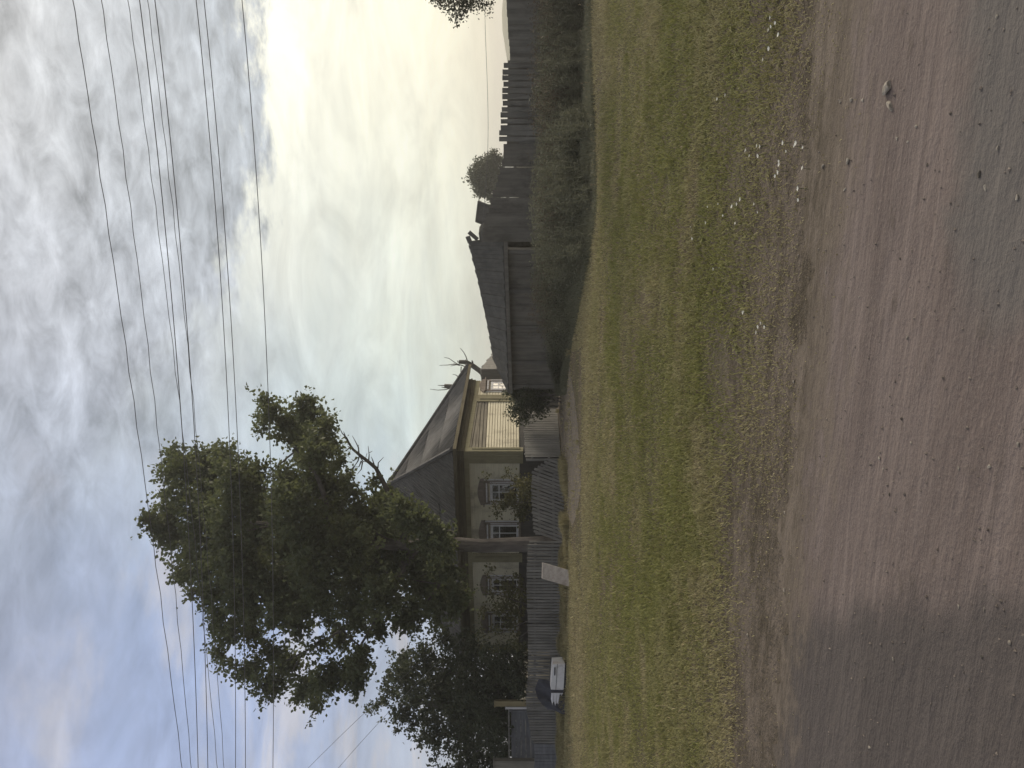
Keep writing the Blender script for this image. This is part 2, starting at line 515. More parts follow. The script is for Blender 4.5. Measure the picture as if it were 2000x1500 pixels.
# the strip along the fences and the strip by the road are drier
far_dry = nt.smooth(nt.math('ADD', sp.outputs[1], nt.math('MULTIPLY', nt.math('SUBTRACT', n2, .5), 5.0)), 13.0, 17.0)
near_dry = nt.smooth(sp.outputs[1], 6.2, 4.6)
lush = nt.math('MULTIPLY', lush, nt.math('SUBTRACT', 1.0, nt.math('MULTIPLY', nt.math('MAXIMUM', far_dry, near_dry), 0.8)))
green = nt.mix(tint, (0.145, 0.160, 0.048, 1), (0.350, 0.350, 0.128, 1))
straw = nt.mix(tint, (0.270, 0.240, 0.134, 1), (0.510, 0.455, 0.285, 1))
c = nt.mix(lush, straw, green)
c = nt.mix(nt.math('MULTIPLY', nt.smooth(n2, 0.5, 0.7), 0.35), c, (0.17, 0.15, 0.065, 1))
nt.put(b.inputs['Base Color'], c); b.inputs['Roughness'].default_value = 0.7
tr = nt.node('ShaderNodeBsdfTranslucent'); nt.put(tr.inputs[0], c)
mx = nt.node('ShaderNodeMixShader'); mx.inputs[0].default_value = 0.25
nt.l.new(b.outputs[0], mx.inputs[1]); nt.l.new(tr.outputs[0], mx.inputs[2])
nt.l.new(mx.outputs[0], nt.n['Material Output'].inputs[0])


def vnoise(x, y, seed):
    """cheap value noise for scattering"""
    r = np.random.default_rng(seed).random((64, 64))
    xi = np.floor(x).astype(int); yi = np.floor(y).astype(int)
    fx = x - xi; fy = y - yi
    fx = fx * fx * (3 - 2 * fx); fy = fy * fy * (3 - 2 * fy)
    g = lambda a, b_: r[a % 64, b_ % 64]
    return (g(xi, yi) * (1 - fx) + g(xi + 1, yi) * fx) * (1 - fy) + (g(xi, yi + 1) * (1 - fx) + g(xi + 1, yi + 1) * fx) * fy


def blades(x, y, h, w, lean, z0=0.0):
    """two-piece bent blades -> triangles and quads all as quads (M*2 quads)"""
    n = len(x)
    a = rng.random(n) * 2 * np.pi
    dx, dy = np.cos(a), np.sin(a)
    la = rng.random(n) * 2 * np.pi
    lx, ly = np.cos(la) * lean * h, np.sin(la) * lean * h
    b0 = np.stack([x - dx * w, y - dy * w, np.full(n, z0)], 1); b1 = np.stack([x + dx * w, y + dy * w, np.full(n, z0)], 1)
    m0 = np.stack([x - dx * w * .75 + lx * .35, y - dy * w * .75 + ly * .35, z0 + h * .6], 1)
    m1 = np.stack([x + dx * w * .75 + lx * .35, y + dy * w * .75 + ly * .35, z0 + h * .6], 1)
    t = np.stack([x + lx, y + ly, z0 + h * (1 - 0.25 * lean)], 1)
    t2 = t + np.stack([dx, dy, np.zeros(n)], 1) * (w * .2)[:, None]
    q = np.stack([b0, b1, m1, m0, m0, m1, t2, t], 1)
    return q.reshape(-1, 3)


N = 460000
# denser near the camera, as the same patch covers more of the picture there
u = rng.random(N)
bb = 3.9 * (25.5 / 3.9) ** (u ** 0.82)
aa = (rng.random(N) - 0.5) * (bb * 1.32 + 3.0) - 0.25 * bb
gxx = RD.x * aa + RN.x * bb; gyy = RD.y * aa + RN.y * bb
edge_n = vnoise(aa * 1.3 + 20, bb * 1.3 + 20, 3)
patch = vnoise(aa * 0.6 + 11, bb * 0.7 + 7, 4) * 0.55 + vnoise(aa * 2.1, bb * 2.3 + 9, 5) * 0.45
keep = rng.random(N) < np.clip((bb - 3.95 - 1.25 * edge_n) * 0.8, 0.02, 1) * np.clip(0.42 + (patch - 0.26) * 2.4, 0.22, 1)
# not on the trodden path
keep &= ~((gyy > 18.6) & (gxx > -4.6) & (gxx < 0.9) & (rng.random(N) < 0.9))
aa, bb, gxx, gyy, patch = aa[keep], bb[keep], gxx[keep], gyy[keep], patch[keep]
n = len(gxx)
tall = vnoise(aa * 0.7 + 31, bb * 0.8 + 3, 8)
h = (0.016 + 0.045 * tall ** 1.8 + 0.024 * rng.random(n)) * (0.8 + 0.02 * bb) * np.clip((bb - 4.0) * 0.6, 0.4, 1)
w = (0.0022 + 0.0016 * rng.random(n)) * (0.7 + bb * 0.11)
v = blades(gxx, gyy, h, w, 0.4 + 1.0 * rng.random(n))
tint_g = np.repeat(rng.random(n), 2)
# taller tufts, and flat rosettes of broad leaves
NT_ = 1500
tb = 5.0 * (24.5 / 5.0) ** (rng.random(NT_) ** .9); ta = (rng.random(NT_) - .5) * (tb * 1.3 + 3) - .25 * tb
tk = rng.random(NT_) < np.clip(vnoise(ta * .8 + 3, tb * .9, 15) * 1.9 - .55, .04, 1)
ta, tb = ta[tk], tb[tk]; kk = 26
ti = np.repeat(np.arange(len(ta)), kk); m_ = len(ti)
sprd = (.035 + .10 * rng.random(len(ta)))[ti]
ca = ta[ti] + np.clip(rng.normal(size=m_), -2, 2) * sprd; cb_ = tb[ti] + np.clip(rng.normal(size=m_), -2, 2) * sprd
hh = ((.06 + .13 * rng.random(len(ta)) ** 2) * np.clip(tb / 9, .55, 1))[ti] * (.6 + .6 * rng.random(m_))
v2 = blades(RD.x * ca + RN.x * cb_, RD.y * ca + RN.y * cb_, hh, (.0022 + .0012 * rng.random(m_)) * (.7 + cb_ * .1), .5 + .8 * rng.random(m_))
NR = 420
rb = 5.2 * (18 / 5.2) ** rng.random(NR); ra = (rng.random(NR) - .5) * (rb * 1.3 + 3) - .25 * rb
kk = 8; ri = np.repeat(np.arange(NR), kk); an = rng.random(NR * kk) * 6.283
L_ = ((.022 + .035 * rng.random(NR)))[ri] * (.7 + .5 * rng.random(NR * kk)); W_ = L_ * .22
ox, oy = RD.x * ra[ri] + RN.x * rb[ri], RD.y * ra[ri] + RN.y * rb[ri]
dx, dy = np.cos(an), np.sin(an); zz_ = .012 + L_ * .45 * rng.random(NR * kk)
v3 = np.stack([np.stack([ox, oy, ox * 0 + .006], 1), np.stack([ox + dx * L_ * .55 - dy * W_, oy + dy * L_ * .55 + dx * W_, zz_], 1), np.stack([ox + dx * L_, oy + dy * L_, zz_ * .8], 1), np.stack([ox + dx * L_ * .55 + dy * W_, oy + dy * L_ * .55 - dx * W_, zz_], 1)], 1).reshape(-1, 3)
v = np.concatenate([v, v2, v3]); tint_g = np.concatenate([tint_g, np.repeat(rng.random(m_) * .9, 2), .0 + .3 * rng.random(NR * kk)])
props(np_mesh("verge_grass", v, 4, m_grass, attr=tint_g), "short patchy grass growing between the dirt road and the fences", "grass", kind='stuff')
print("grass blades", n)

# gravel on the road (stuff)
m_grav = wood("road_gravel", (0.10, 0.085, 0.075), (0.30, 0.26, 0.23), stretch=(1, 1, 1), scale=40)
N = 2600
u = rng.random(N); bb = 2.2 * (5.3 / 2.2) ** u; aa = (rng.random(N) - 0.5) * (bb * 1.4 + 1.5)
cx = RD.x * aa + RN.x * bb; cy = RD.y * aa + RN.y * bb
sz = 0.0018 + 0.0075 * rng.random(N) ** 5
oct_ = np.array([(1, 0, 0), (0, 1, 0), (-1, 0, 0), (0, -1, 0), (0, 0, .8), (0, 0, -.4)], float)
tri = np.array([(0, 1, 4), (1, 2, 4), (2, 3, 4), (3, 0, 4)])
jit = 1 + (rng.random((N, 6, 3)) - 0.5) * 0.7
pv = oct_[None] * jit * sz[:, None, None]
pv = pv + np.stack([cx, cy, 0.005 + sz * 0.1], 1)[:, None, :]
props(np_mesh("road_gravel", pv[:, tri].reshape(-1, 3), 3, m_grav), "fine grit and tiny pebbles strewn over the dirt road", "gravel", kind='stuff')

# ------------------------------------------------------------------ dry seed stalks standing in the verge (stuff)
m_straw = wood("dry_straw", (0.25, 0.20, 0.12), (0.46, 0.38, 0.25), stretch=(1, 1, 1), scale=1.5)
N = 5200
bb = 5.6 * (24 / 5.6) ** (rng.random(N) ** .75); aa = (rng.random(N) - .5) * (bb * 1.3 + 3) - .25 * bb
kp = rng.random(N) < np.clip(vnoise(aa * .55 + 17, bb * .6 + 4, 23) * 1.8 - .5, .03, 1)
aa, bb = aa[kp], bb[kp]; N = len(aa)
sx, sy = RD.x * aa + RN.x * bb, RD.y * aa + RN.y * bb
kp = ~((sy > 18.4) & (sx > -4.8) & (sx < 1.0)); sx, sy, bb = sx[kp], sy[kp], bb[kp]; N = len(sx)
hh = (.07 + .16 * rng.random(N)) * np.clip(bb / 11, .55, 1.2)
v = blades(sx, sy, hh, (.0011 + .0007 * rng.random(N)) * (.7 + bb * .10), .3 + .9 * rng.random(N))
# a small seed head on each
hd = blades(sx, sy, hh * .25, (.0028 + .0015 * rng.random(N)) * (.7 + bb * .09), np.full(N, .6))
tips = v.reshape(-1, 8, 3)[:, 6] * 1.0
hd = (hd.reshape(-1, 8, 3) + (tips - np.stack([sx, sy, hh * .2], 1))[:, None, :]).reshape(-1, 3)
props(np_mesh("dry_stalks", np.concatenate([v, hd]), 4, m_straw), "thin dry seed stalks scattered over the green verge", "dry grass", kind='stuff')

# ------------------------------------------------------------------ pale stones, one object each
m_stone = wood("pale_stone", (0.20, 0.18, 0.155), (0.42, 0.385, 0.335), stretch=(1, 1, 1), scale=30, bump=0.8)
m_stone_dark = wood("dark_stone", (0.06, 0.055, 0.05), (0.12, 0.105, 0.09), stretch=(1, 1, 1), scale=30, bump=0.8)
meshes = []
for k in range(6):
    bm = bmesh.new(); bmesh.ops.create_icosphere(bm, subdivisions=3, radius=1)
    r_ = random.Random(k)
    ax = [Vector((r_.gauss(0, 1), r_.gauss(0, 1), r_.gauss(0, 1))).normalized() for _ in range(11)]
    of = [r_.uniform(0.42, 0.8) for _ in ax]
    for v_ in bm.verts:
        for a_, o_ in zip(ax, of):
            d_ = v_.co.dot(a_)
            if d_ > o_: v_.co -= a_ * (d_ - o_)
        v_.co *= r_.uniform(0.94, 1.06); v_.co.x *= 1.15; v_.co.z *= 0.58
    me = bpy.data.meshes.new("stone"); bm.to_mesh(me); bm.free()
    me.materials.append(m_stone if k < 5 else m_stone_dark)
    meshes.append(me)


def stone(tx, ty, rpx, k, name, label, group):
    g = gx(tx, ty); r_ = rpx / FPX * g.y
    o = bpy.data.objects.new(name, meshes[k]); COL.objects.link(o)
    o.location = g + Vector((0, 0, 0.004 + r_ * 0.08)); o.scale = (r_ * .9, r_ * 0.75, r_ * .9); o.rotation_euler = (0, 0, random.uniform(0, 6.3))
    return props(o, label, "stone", group)


stone(1737, 172, 17, 0, "stone", "largest pale stone lying on the dirt road, beside a flatter darker one", None)
stone(1741, 207, 15, 1, "stone", "flat brownish stone beside the largest pale stone on the road", None)
for i, (tx, ty, rp) in enumerate([(1720, 895, 5), (1727, 917, 3.5), (1782, 865, 4), (1935, 912, 6), (1875, 915, 5), (1992, 867, 6), (1925, 1190, 5), (1975, 1255, 6), (1747, 1287, 5), (1875, 1185, 5),
                                  (1659, 314, 8), (1652, 370, 6), (1665, 195, 6), (1687, 196, 5), (1643, 198, 5), (1952, 290, 6), (1927, 367, 7), (1950, 32, 5), (1990, 385, 7), (1615, 532, 4), (1775, 660, 5),
                                  (1680, 580, 4), (1792, 247, 5), (1754, 270, 5), (1775, 277, 4), (1610, 325, 6), (1534, 1001, 4), (1462, 1240, 4), (1534, 1153, 5), (1700, 1460, 5), (1552, 745, 4)]):
    stone(tx, ty, rp, i % 5, "pebble", "small pale pebble lying loose on the brown dirt road", "pale pebbles scattered on the road")
for tx, ty, rp in [(1915, 340, 9), (1739, 965, 5), (1813, 322, 5), (1760, 505, 4), (1895, 1347, 4), (1920, 1283, 5)]:
    stone(tx, ty, rp, 5, "clod", "dark clod of earth on the dirt road surface", "dark clods scattered on the road")

# ------------------------------------------------------------------ white wild flowers in the verge
m_stem = wood("flower_stem", (0.06, 0.08, 0.03), (0.09, 0.11, 0.04), scale=20)
m_petal, nt, b = new_mat("white_petal"); b.inputs['Base Color'].default_value = (0.80, 0.80, 0.74, 1); b.inputs['Roughness'].default_value = 0.6
spots = [(1400, 192), (1414, 186), (1457, 293), (1458, 307), (1477, 287), (1483, 283), (1528, 277), (1529, 294), (1553, 282), (1560, 290), (1515, 313), (1517, 322), (1564, 330), (1508, 345), (1559, 370), (1553, 387),
         (1467, 397), (1445, 390), (1437, 398), (1427, 408), (1398, 398), (1378, 402), (1474, 413), (1406, 420), (1432, 437), (1378, 433), (1347, 448), (1351, 463), (1347, 443), (1502, 33), (1500, 50), (1498, 60), (1519, 68),
         (1499, 95), (1486, 117), (1508, 42), (1393, 522), (1401, 522), (1478, 635), (1484, 628), (1477, 650), (1448, 607), (1451, 610), (1492, 640), (1480, 300), (1520, 335), (1545, 285)]
st_me = MB(); st_me.tube([(0, 0, 0), (0.006, 0.002, 0.03), (0.004, 0.006, 0.062)], [0.0022, 0.0018, 0.0015], 5)
pe = MB()
for k in range(7):
    a_ = k * 2 * math.pi / 7; d_ = Vector((math.cos(a_), math.sin(a_), 0)); q = Vector((-d_.y, d_.x, 0)); c_ = Vector((0.004, 0.006, 0.062))
    pe.quad(c_ + d_ * .002, c_ + d_ * .011 - q * .005 + Vector((0, 0, .005)), c_ + d_ * .0185 + Vector((0, 0, .006)), c_ + d_ * .011 + q * .005 + Vector((0, 0, .005)))
pe.tube([Vector((0.004, 0.006, 0.060)), Vector((0.004, 0.006, 0.067))], [0.006, 0.004], 6)
first = None
for tx, ty in spots:
    g = gx(tx, ty)
    # the spot marks the blossom, which stands a little above the soil and so nearer the camera
    g = g * ((CAM_Z - 0.06) / CAM_Z); g.z = 0.0
    t = thing("wild_flower", g, "small white wildflower blooming in the verge grass near the road", "flower", "white wildflowers in the verge grass")
    t.rotation_euler = (random.uniform(-.2, .2), random.uniform(-.2, .2), random.uniform(0, 6))
    sc = random.uniform(0.6, 0.95); t.scale = (sc, sc, sc)
    if first is None:
        first = (st_me.build("stem", m_stem, at=(0, 0, 0)), pe.build("blossom", m_petal, at=(0, 0, 0)))
        for o in first: o.parent = t; o.location = (0, 0, 0)
    else:
        for o in first:
            c_ = o.copy(); COL.objects.link(c_); c_.parent = t

# ------------------------------------------------------------------ the wooden house
m_siding = wood("ochre_siding", (0.66, 0.615, 0.475), (0.78, 0.735, 0.585), stretch=(0.25, 0.25, 6), scale=5, stain=(0.26, 0.22, 0.16), stain_amt=0.45, stain_scale=1.6, bump=0.3)
m_siding_f = wood("faded_siding", (0.60, 0.57, 0.455), (0.73, 0.70, 0.57), stretch=(0.25, 0.25, 6), scale=5, stain=(0.20, 0.175, 0.14), stain_amt=0.6, stain_scale=1.3, bump=0.3)
m_worn = wood("bare_weathered_boards", (0.16, 0.145, 0.12), (0.30, 0.275, 0.22), stretch=(0.2, 0.2, 5), scale=6, stain=(0.08, 0.075, 0.07), stain_amt=0.7)
m_trim = wood("olive_trim", (0.24, 0.225, 0.145), (0.32, 0.30, 0.20), scale=8, stain=(0.14, 0.12, 0.085), stain_amt=0.5, bump=0.3)
m_frieze = wood("brown_frieze", (0.105, 0.092, 0.060), (0.16, 0.142, 0.095), stretch=(0.3, 0.3, 4), scale=6, stain=(0.06, 0.05, 0.035), stain_amt=0.6, bump=0.3)
m_casing = wood("faded_brown_casing", (0.17, 0.142, 0.128), (0.25, 0.215, 0.19), scale=10, stain=(0.40, 0.38, 0.37), stain_amt=0.5)
m_white = wood("flaking_white_paint", (0.55, 0.56, 0.59), (0.72, 0.73, 0.77), scale=12, stain=(0.22, 0.20, 0.19), stain_amt=0.5, stain_scale=5)
m_found = wood("dark_plinth", (0.05, 0.05, 0.052), (0.09, 0.088, 0.085), scale=6)
m_slate = wood("grey_roof_slate", (0.085, 0.086, 0.090), (0.15, 0.15, 0.155), stretch=(1, 1, 1), scale=3.2, stain=(0.065, 0.062, 0.055), stain_amt=0.7, stain_scale=1.6, bump=0.3)
m_glass, nt, b = new_mat("window_glass")
gt = nt.node('ShaderNodeBsdfTransparent'); gt.inputs[0].default_value = (0.80, 0.82, 0.82, 1)
gg = nt.node('ShaderNodeBsdfGlossy'); gg.inputs['Roughness'].default_value = 0.05
nt.put(gg.inputs['Normal'], nt.bump(nt.noise(nt.pos(), 2.5, 2, 0.5), 0.25, 0.05))
lw = nt.node('ShaderNodeFresnel'); lw.inputs[0].default_value = 1.7
mx = nt.node('ShaderNodeMixShader'); nt.put(mx.inputs[0], nt.math('MULTIPLY_ADD', lw.outputs[0], 0.9, 0.05))
nt.l.new(gt.outputs[0], mx.inputs[1]); nt.l.new(gg.outputs[0], mx.inputs[2]); nt.l.new(mx.outputs[0], nt.n['Material Output'].inputs[0])
m_dark, nt, b = new_mat("dim_room"); b.inputs['Base Color'].default_value = (0.022, 0.021, 0.022, 1); b.inputs['Roughness'].default_value = 1
m_curtain = wood("lace_curtain", (0.34, 0.36, 0.40), (0.52, 0.54, 0.58), stretch=(3, 3, 0.4), scale=9)

HC = Vector((-2.38, 27.0, 0)); HA = Vector((-math.cos(R(30)), math.sin(R(30)), 0)); HB = Vector((math.sin(R(30)), math.cos(R(30)), 0))
LF, LS = 10.05, 4.95                   # front and side length
Z0, Z1, ZE = 1.43, 3.22, 3.74         # siding bottom, frieze bottom, eave


def H(s, t, z, o=0.0, side='f'):
    """s along the front to the left, t along the right side to the rear, o outwards"""
    q = HC + HA * s + HB * t + Vector((0, 0, z))
    sag = 0.045 * max(t, 0) if z > 3 else 0.0
    q.z -= sag
    return q + (-HB if side == 'f' else -HA) * o


house = thing("wooden_house", HC + HA * 5 + HB * 3.1, "single-storey ochre wooden house with grey hipped roof behind the picket fence", "house")
mb = MB()
for (s0, t0, s1, t1) in ((0, 0, LF, 0), (LF, 0, LF, LS), (LF, LS, 0, LS), (0, LS, 0, 0)):
    mb.quad(H(s0, t0, 0.0), H(s1, t1, 0.0), H(s1, t1, Z0), H(s0, t0, Z0))
mb.build("foundation", m_found, house)


def clap(side, a0, a1, z0, z1, pitch, tilt=0.016):
    mb = MB(); n = int(round((z1 - z0) / pitch)); pitch = (z1 - z0) / n
    q = (lambda a, z, o: H(a, 0, z, o)) if side == 'f' else (lambda a, z, o: H(0, a, z, o, 's'))
    g_ = pitch * 0.24
    mb.quad(q(a0, z0, .002), q(a1, z0, .002), q(a1, z1, .002), q(a0, z1, .002))
    for i in range(n):
        zz0, zz1 = z0 + i * pitch + g_, z0 + (i + 1) * pitch
        mb.hexa([q(a0, zz0, .003), q(a1, zz0, .003), q(a1, zz0, tilt), q(a0, zz0, tilt)], [q(a0, zz1, .003), q(a1, zz1, .003), q(a1, zz1, tilt * .55), q(a0, zz1, tilt * .55)])
    return mb


clap('f', 0, LF, Z0, Z1 + .03, 0.098, .024).build("front_siding", m_siding_f, house)
clap('s', 0, 3.55, Z0, 2.62, 0.099, 0.040).build("side_siding", m_siding, house)
clap('s', 0, 3.55, 2.62, Z1 + .03, 0.115, 0.040).build("bare_siding", m_worn, house)
clap('s', 3.55, LS, Z0, Z1 + .03, 0.115, 0.040).build("rear_siding", m_siding, house)
mb = MB()
mb.quad(H(LF, 0, Z0), H(LF, LS, Z0), H(LF, LS, ZE), H(LF, 0, ZE)); mb.quad(H(LF, LS, Z0), H(0, LS, Z0), H(0, LS, ZE), H(LF, LS, ZE))
mb.build("wall", m_siding_f, house)
# a cap board and the dark gap below it on the sunny side
mb = MB(); mb.hexa([H(0.2, 0.14, Z0 - .30, .01, 's'), H(0.2, 3.2, Z0 - .30, .01, 's'), H(0.2, 3.2, Z0 - .30, .23, 's'), H(0.2, 0.14, Z0 - .30, .23, 's')],
                   [H(0.2, 0.14, Z0 - .25, .01, 's'), H(0.2, 3.2, Z0 - .25, .01, 's'), H(0.2, 3.2, Z0 - .25, .23, 's'), H(0.2, 0.14, Z0 - .25, .23, 's')])
mb.build("sill_board", m_trim, house)


def ledge(mb, z0, z1, o0, o1, f0=-0.02, f1=None, s1=None):
    """moulding running round the front and the right side; o0 inner, o1 outer distance from the wall"""
    f1 = LF if f1 is None else f1; s1 = LS if s1 is None else s1
    def ring(z, o): return [H(f1, 0, z, o), HC + (-HB - HA) * o + Vector((0, 0, z)), H(0, s1, z, o, 's')]
    a, b_, c, d = ring(z0, o0), ring(z0, o1), ring(z1, o1), ring(z1, o0)
    for i in range(2):
        mb.hexa([a[i], b_[i], b_[i + 1], a[i + 1]], [d[i], c[i], c[i + 1], d[i + 1]])


mb = MB(); ledge(mb, Z1, Z1 + .17, 0.003, 0.05); mb.build("frieze_board", m_trim, house)
mb = MB()
ledge(mb, Z1 + .172, Z1 + .30, 0.003, 0.09); ledge(mb, Z1 + .302, Z1 + .36, 0.003, 0.15); ledge(mb, Z1 + .362, Z1 + .44, 0.003, 0.12); ledge(mb, Z1 + .442, ZE - .02, 0.003, 0.30)
mb.build("cornice", m_frieze, house)


def pilaster(side, a0, a1, z0=Z0 - .12, z1=Z1 - .003, o=0.07):
    mb = MB()
    q = (lambda a, z, oo: H(a, 0, z, oo)) if side == 'f' else (lambda a, z, oo: H(0, a, z, oo, 's'))
    mb.hexa([q(a0, z0, .003), q(a1, z0, .003), q(a1, z0, o), q(a0, z0, o)], [q(a0, z1, .003), q(a1, z1, .003), q(a1, z1, o), q(a0, z1, o)])
    m = (a0 + a1) / 2; w = (a1 - a0) * .18
    mb.hexa([q(m - w, z0 + .1, o), q(m + w, z0 + .1, o), q(m + w, z0 + .1, o + .025), q(m - w, z0 + .1, o + .025)],
            [q(m - w, z1 - .1, o), q(m + w, z1 - .1, o), q(m + w, z1 - .1, o + .025), q(m - w, z1 - .1, o + .025)])
    return mb.build("pilaster", m_trim, house)


pilaster('f', -0.068, 0.46); pilaster('f', 4.70, 5.12); pilaster('f', LF - .30, LF + .02)
pilaster('s', 0.0, 0.17); pilaster('s', 3.30, 3.80)


def window(side, a0, a1, z0, z1, curtain=True):
    """casing, sill, carved head board, white frame and panes"""
    q = (lambda a, z, oo: H(a, 0, z, oo)) if side == 'f' else (lambda a, z, oo: H(0, a, z, oo, 's'))
    def bx(mb, x0, x1, y0, y1, o0, o1):
        mb.hexa([q(x0, y0, o0), q(x1, y0, o0), q(x1, y0, o1), q(x0, y0, o1)], [q(x0, y1, o0), q(x1, y1, o0), q(x1, y1, o1), q(x0, y1, o1)])
    c = 0.12; w = MB()
    bx(w, a0 - c, a0, z0 - .02, z1 + .05, .02, .075); bx(w, a1, a1 + c, z0 - .02, z1 + .05, .02, .075)
    bx(w, a0 - c, a1 + c, z1 + .053, z1 + .20, .02, .082)
    win = w.build("window", m_casing, house)
    tm = MB(); bx(tm, a0 - c - .045, a0 - c - .003, z0 - .02, z1 + .20, .02, .060); bx(tm, a1 + c + .003, a1 + c + .045, z0 - .02, z1 + .20, .02, .060)
    bx(tm, a0 - .02, a1 + .02, z1 + .09, z1 + .145, .083, .098); bx(tm, a0 - c * .65, a0 - c * .40, z0 + .05, z1, .076, .090); bx(tm, a1 + c * .40, a1 + c * .65, z0 + .05, z1, .076, .090)
    tm.build("casing_trim", m_white, win)
    # head board: shelf and a low bow-topped board
    hb = MB(); bx(hb, a0 - c - .07, a1 + c + .07, z1 + .203, z1 + .245, .02, .16)
    n = 12; x0, x1 = a0 - c - .05, a1 + c + .05
    for i in range(n):
        f0, f1 = i / n, (i + 1) / n
        hh = lambda f: z1 + .25 + .09 + .11 * math.sin(math.pi * f)
        xa, xb = x0 + (x1 - x0) * f0, x0 + (x1 - x0) * f1
        hb.hexa([q(xa, z1 + .248, .02), q(xb, z1 + .248, .02), q(xb, z1 + .248, .07), q(xa, z1 + .248, .07)], [q(xa, hh(f0), .02), q(xb, hh(f1), .02), q(xb, hh(f1), .07), q(xa, hh(f0), .07)])
    hb.build("head_board", m_casing, win)
    sl_ = MB(); bx(sl_, a0 - c - .05, a1 + c + .05, z0 - .085, z0 - .025, .02, .13); sl_.build("sill", m_casing, win)
    fr = MB(); f = .095
    bx(fr, a0 + .002, a0 + f, z0, z1, .022, .06); bx(fr, a1 - f, a1 - .002, z0, z1, .022, .06)
    bx(fr, a0 + f, a1 - f, z1 - f, z1, .022, .06); bx(fr, a0 + f, a1 - f, z0, z0 + f * .8, .022, .06)
    m = (a0 + a1) / 2
    bx(fr, m - .018, m + .018, z0 + f * .8, z1 - f, .0225, .055)
    bx(fr, a0 + f, m - .018, z0 + (z1 - z0) * .66, z0 + (z1 - z0) * .70, .0225, .055); bx(fr, m + .018, a1 - f, z0 + (z1 - z0) * .66, z0 + (z1 - z0) * .70, .0225, .055)
    fr.build("frame", m_white, win)
    gl = MB(); bx(gl, a0 + f, a1 - f, z0 + f * .8, z1 - f, .0425, .0465); gl.build("pane", m_glass, win)
    bk = MB(); bx(bk, a0 + f, a1 - f, z0 + f * .8, z1 - f, .0185, .0215); bk.build("backing", m_dark, win)
    if curtain:
        cu_ = MB(); k = 26; xs = [a0 + f + .01 + (a1 - a0 - 2 * f - .02) * i / k for i in range(k + 1)]
        for i in range(k):
            za = z0 + (z1 - z0) * (.52 + .05 * math.sin(i * 2.1)); zb = z0 + (z1 - z0) * (.52 + .05 * math.sin((i + 1) * 2.1))
            oa = .031 + .003 * math.sin(i * 1.9); ob = .031 + .003 * math.sin((i + 1) * 1.9)
            cu_.quad(q(xs[i], za, oa), q(xs[i + 1], zb, ob), q(xs[i + 1], z1 - f, ob), q(xs[i], z1 - f, oa))
        cu_.build("curtain", m_curtain, win)
    return win


window('f', 1.34, 2.16, 1.46, 2.50, False)
window('f', 3.26, 4.10, 1.46, 2.50, True)
window('f', 5.98, 6.70, 1.46, 2.50, True)
window('f', 7.95, 8.80, 1.46, 2.50, False)
window('s', 4.22, 4.86, 1.60, 2.55, True)

SL = {}


def slate_of(u_):
    """weathered sheets whose streaks run down the slope; one material for each direction of eave"""
    key = round(abs(u_.x), 1)
    if key in SL: return SL[key]
    m, nt, b = new_mat("roof_slate_sheets")
    p = nt.pos()
    a = nt.vec('DOT_PRODUCT', p, tuple(u_))
    sp = nt.node('ShaderNodeSeparateXYZ'); nt.l.new(p, sp.inputs[0])
    cb = nt.node('ShaderNodeCombineXYZ'); nt.put(cb.inputs[0], a); nt.put(cb.inputs[1], nt.math('MULTIPLY', sp.outputs[2], 0.22))
    st_ = nt.noise(cb.outputs[0], 6.5, 6, 0.7)
    st2 = nt.noise(cb.outputs[0], 1.3, 4, 0.65)
    c = nt.mix(nt.smooth(st_, 0.36, 0.66), (0.060, 0.062, 0.065, 1), (0.140, 0.142, 0.148, 1))
    c = nt.mix(nt.math('MULTIPLY', nt.smooth(st2, 0.40, 0.66), 0.35), c, (0.085, 0.080, 0.070, 1))
    c = nt.mix(nt.math('MULTIPLY', nt.smooth(nt.noise(p, 2.4, 6, 0.7), 0.55, 0.70), 0.5), c, (0.060, 0.058, 0.050, 1))
    nt.put(b.inputs['Base Color'], c); b.inputs['Roughness'].default_value = 0.85
    SL[key] = m
    return m


# hipped roof of corrugated slate sheets
OV = 0.36
RA, RBp = (3.60, 2.85, 6.70), (6.45, 2.85, 6.70)
roof_root = None


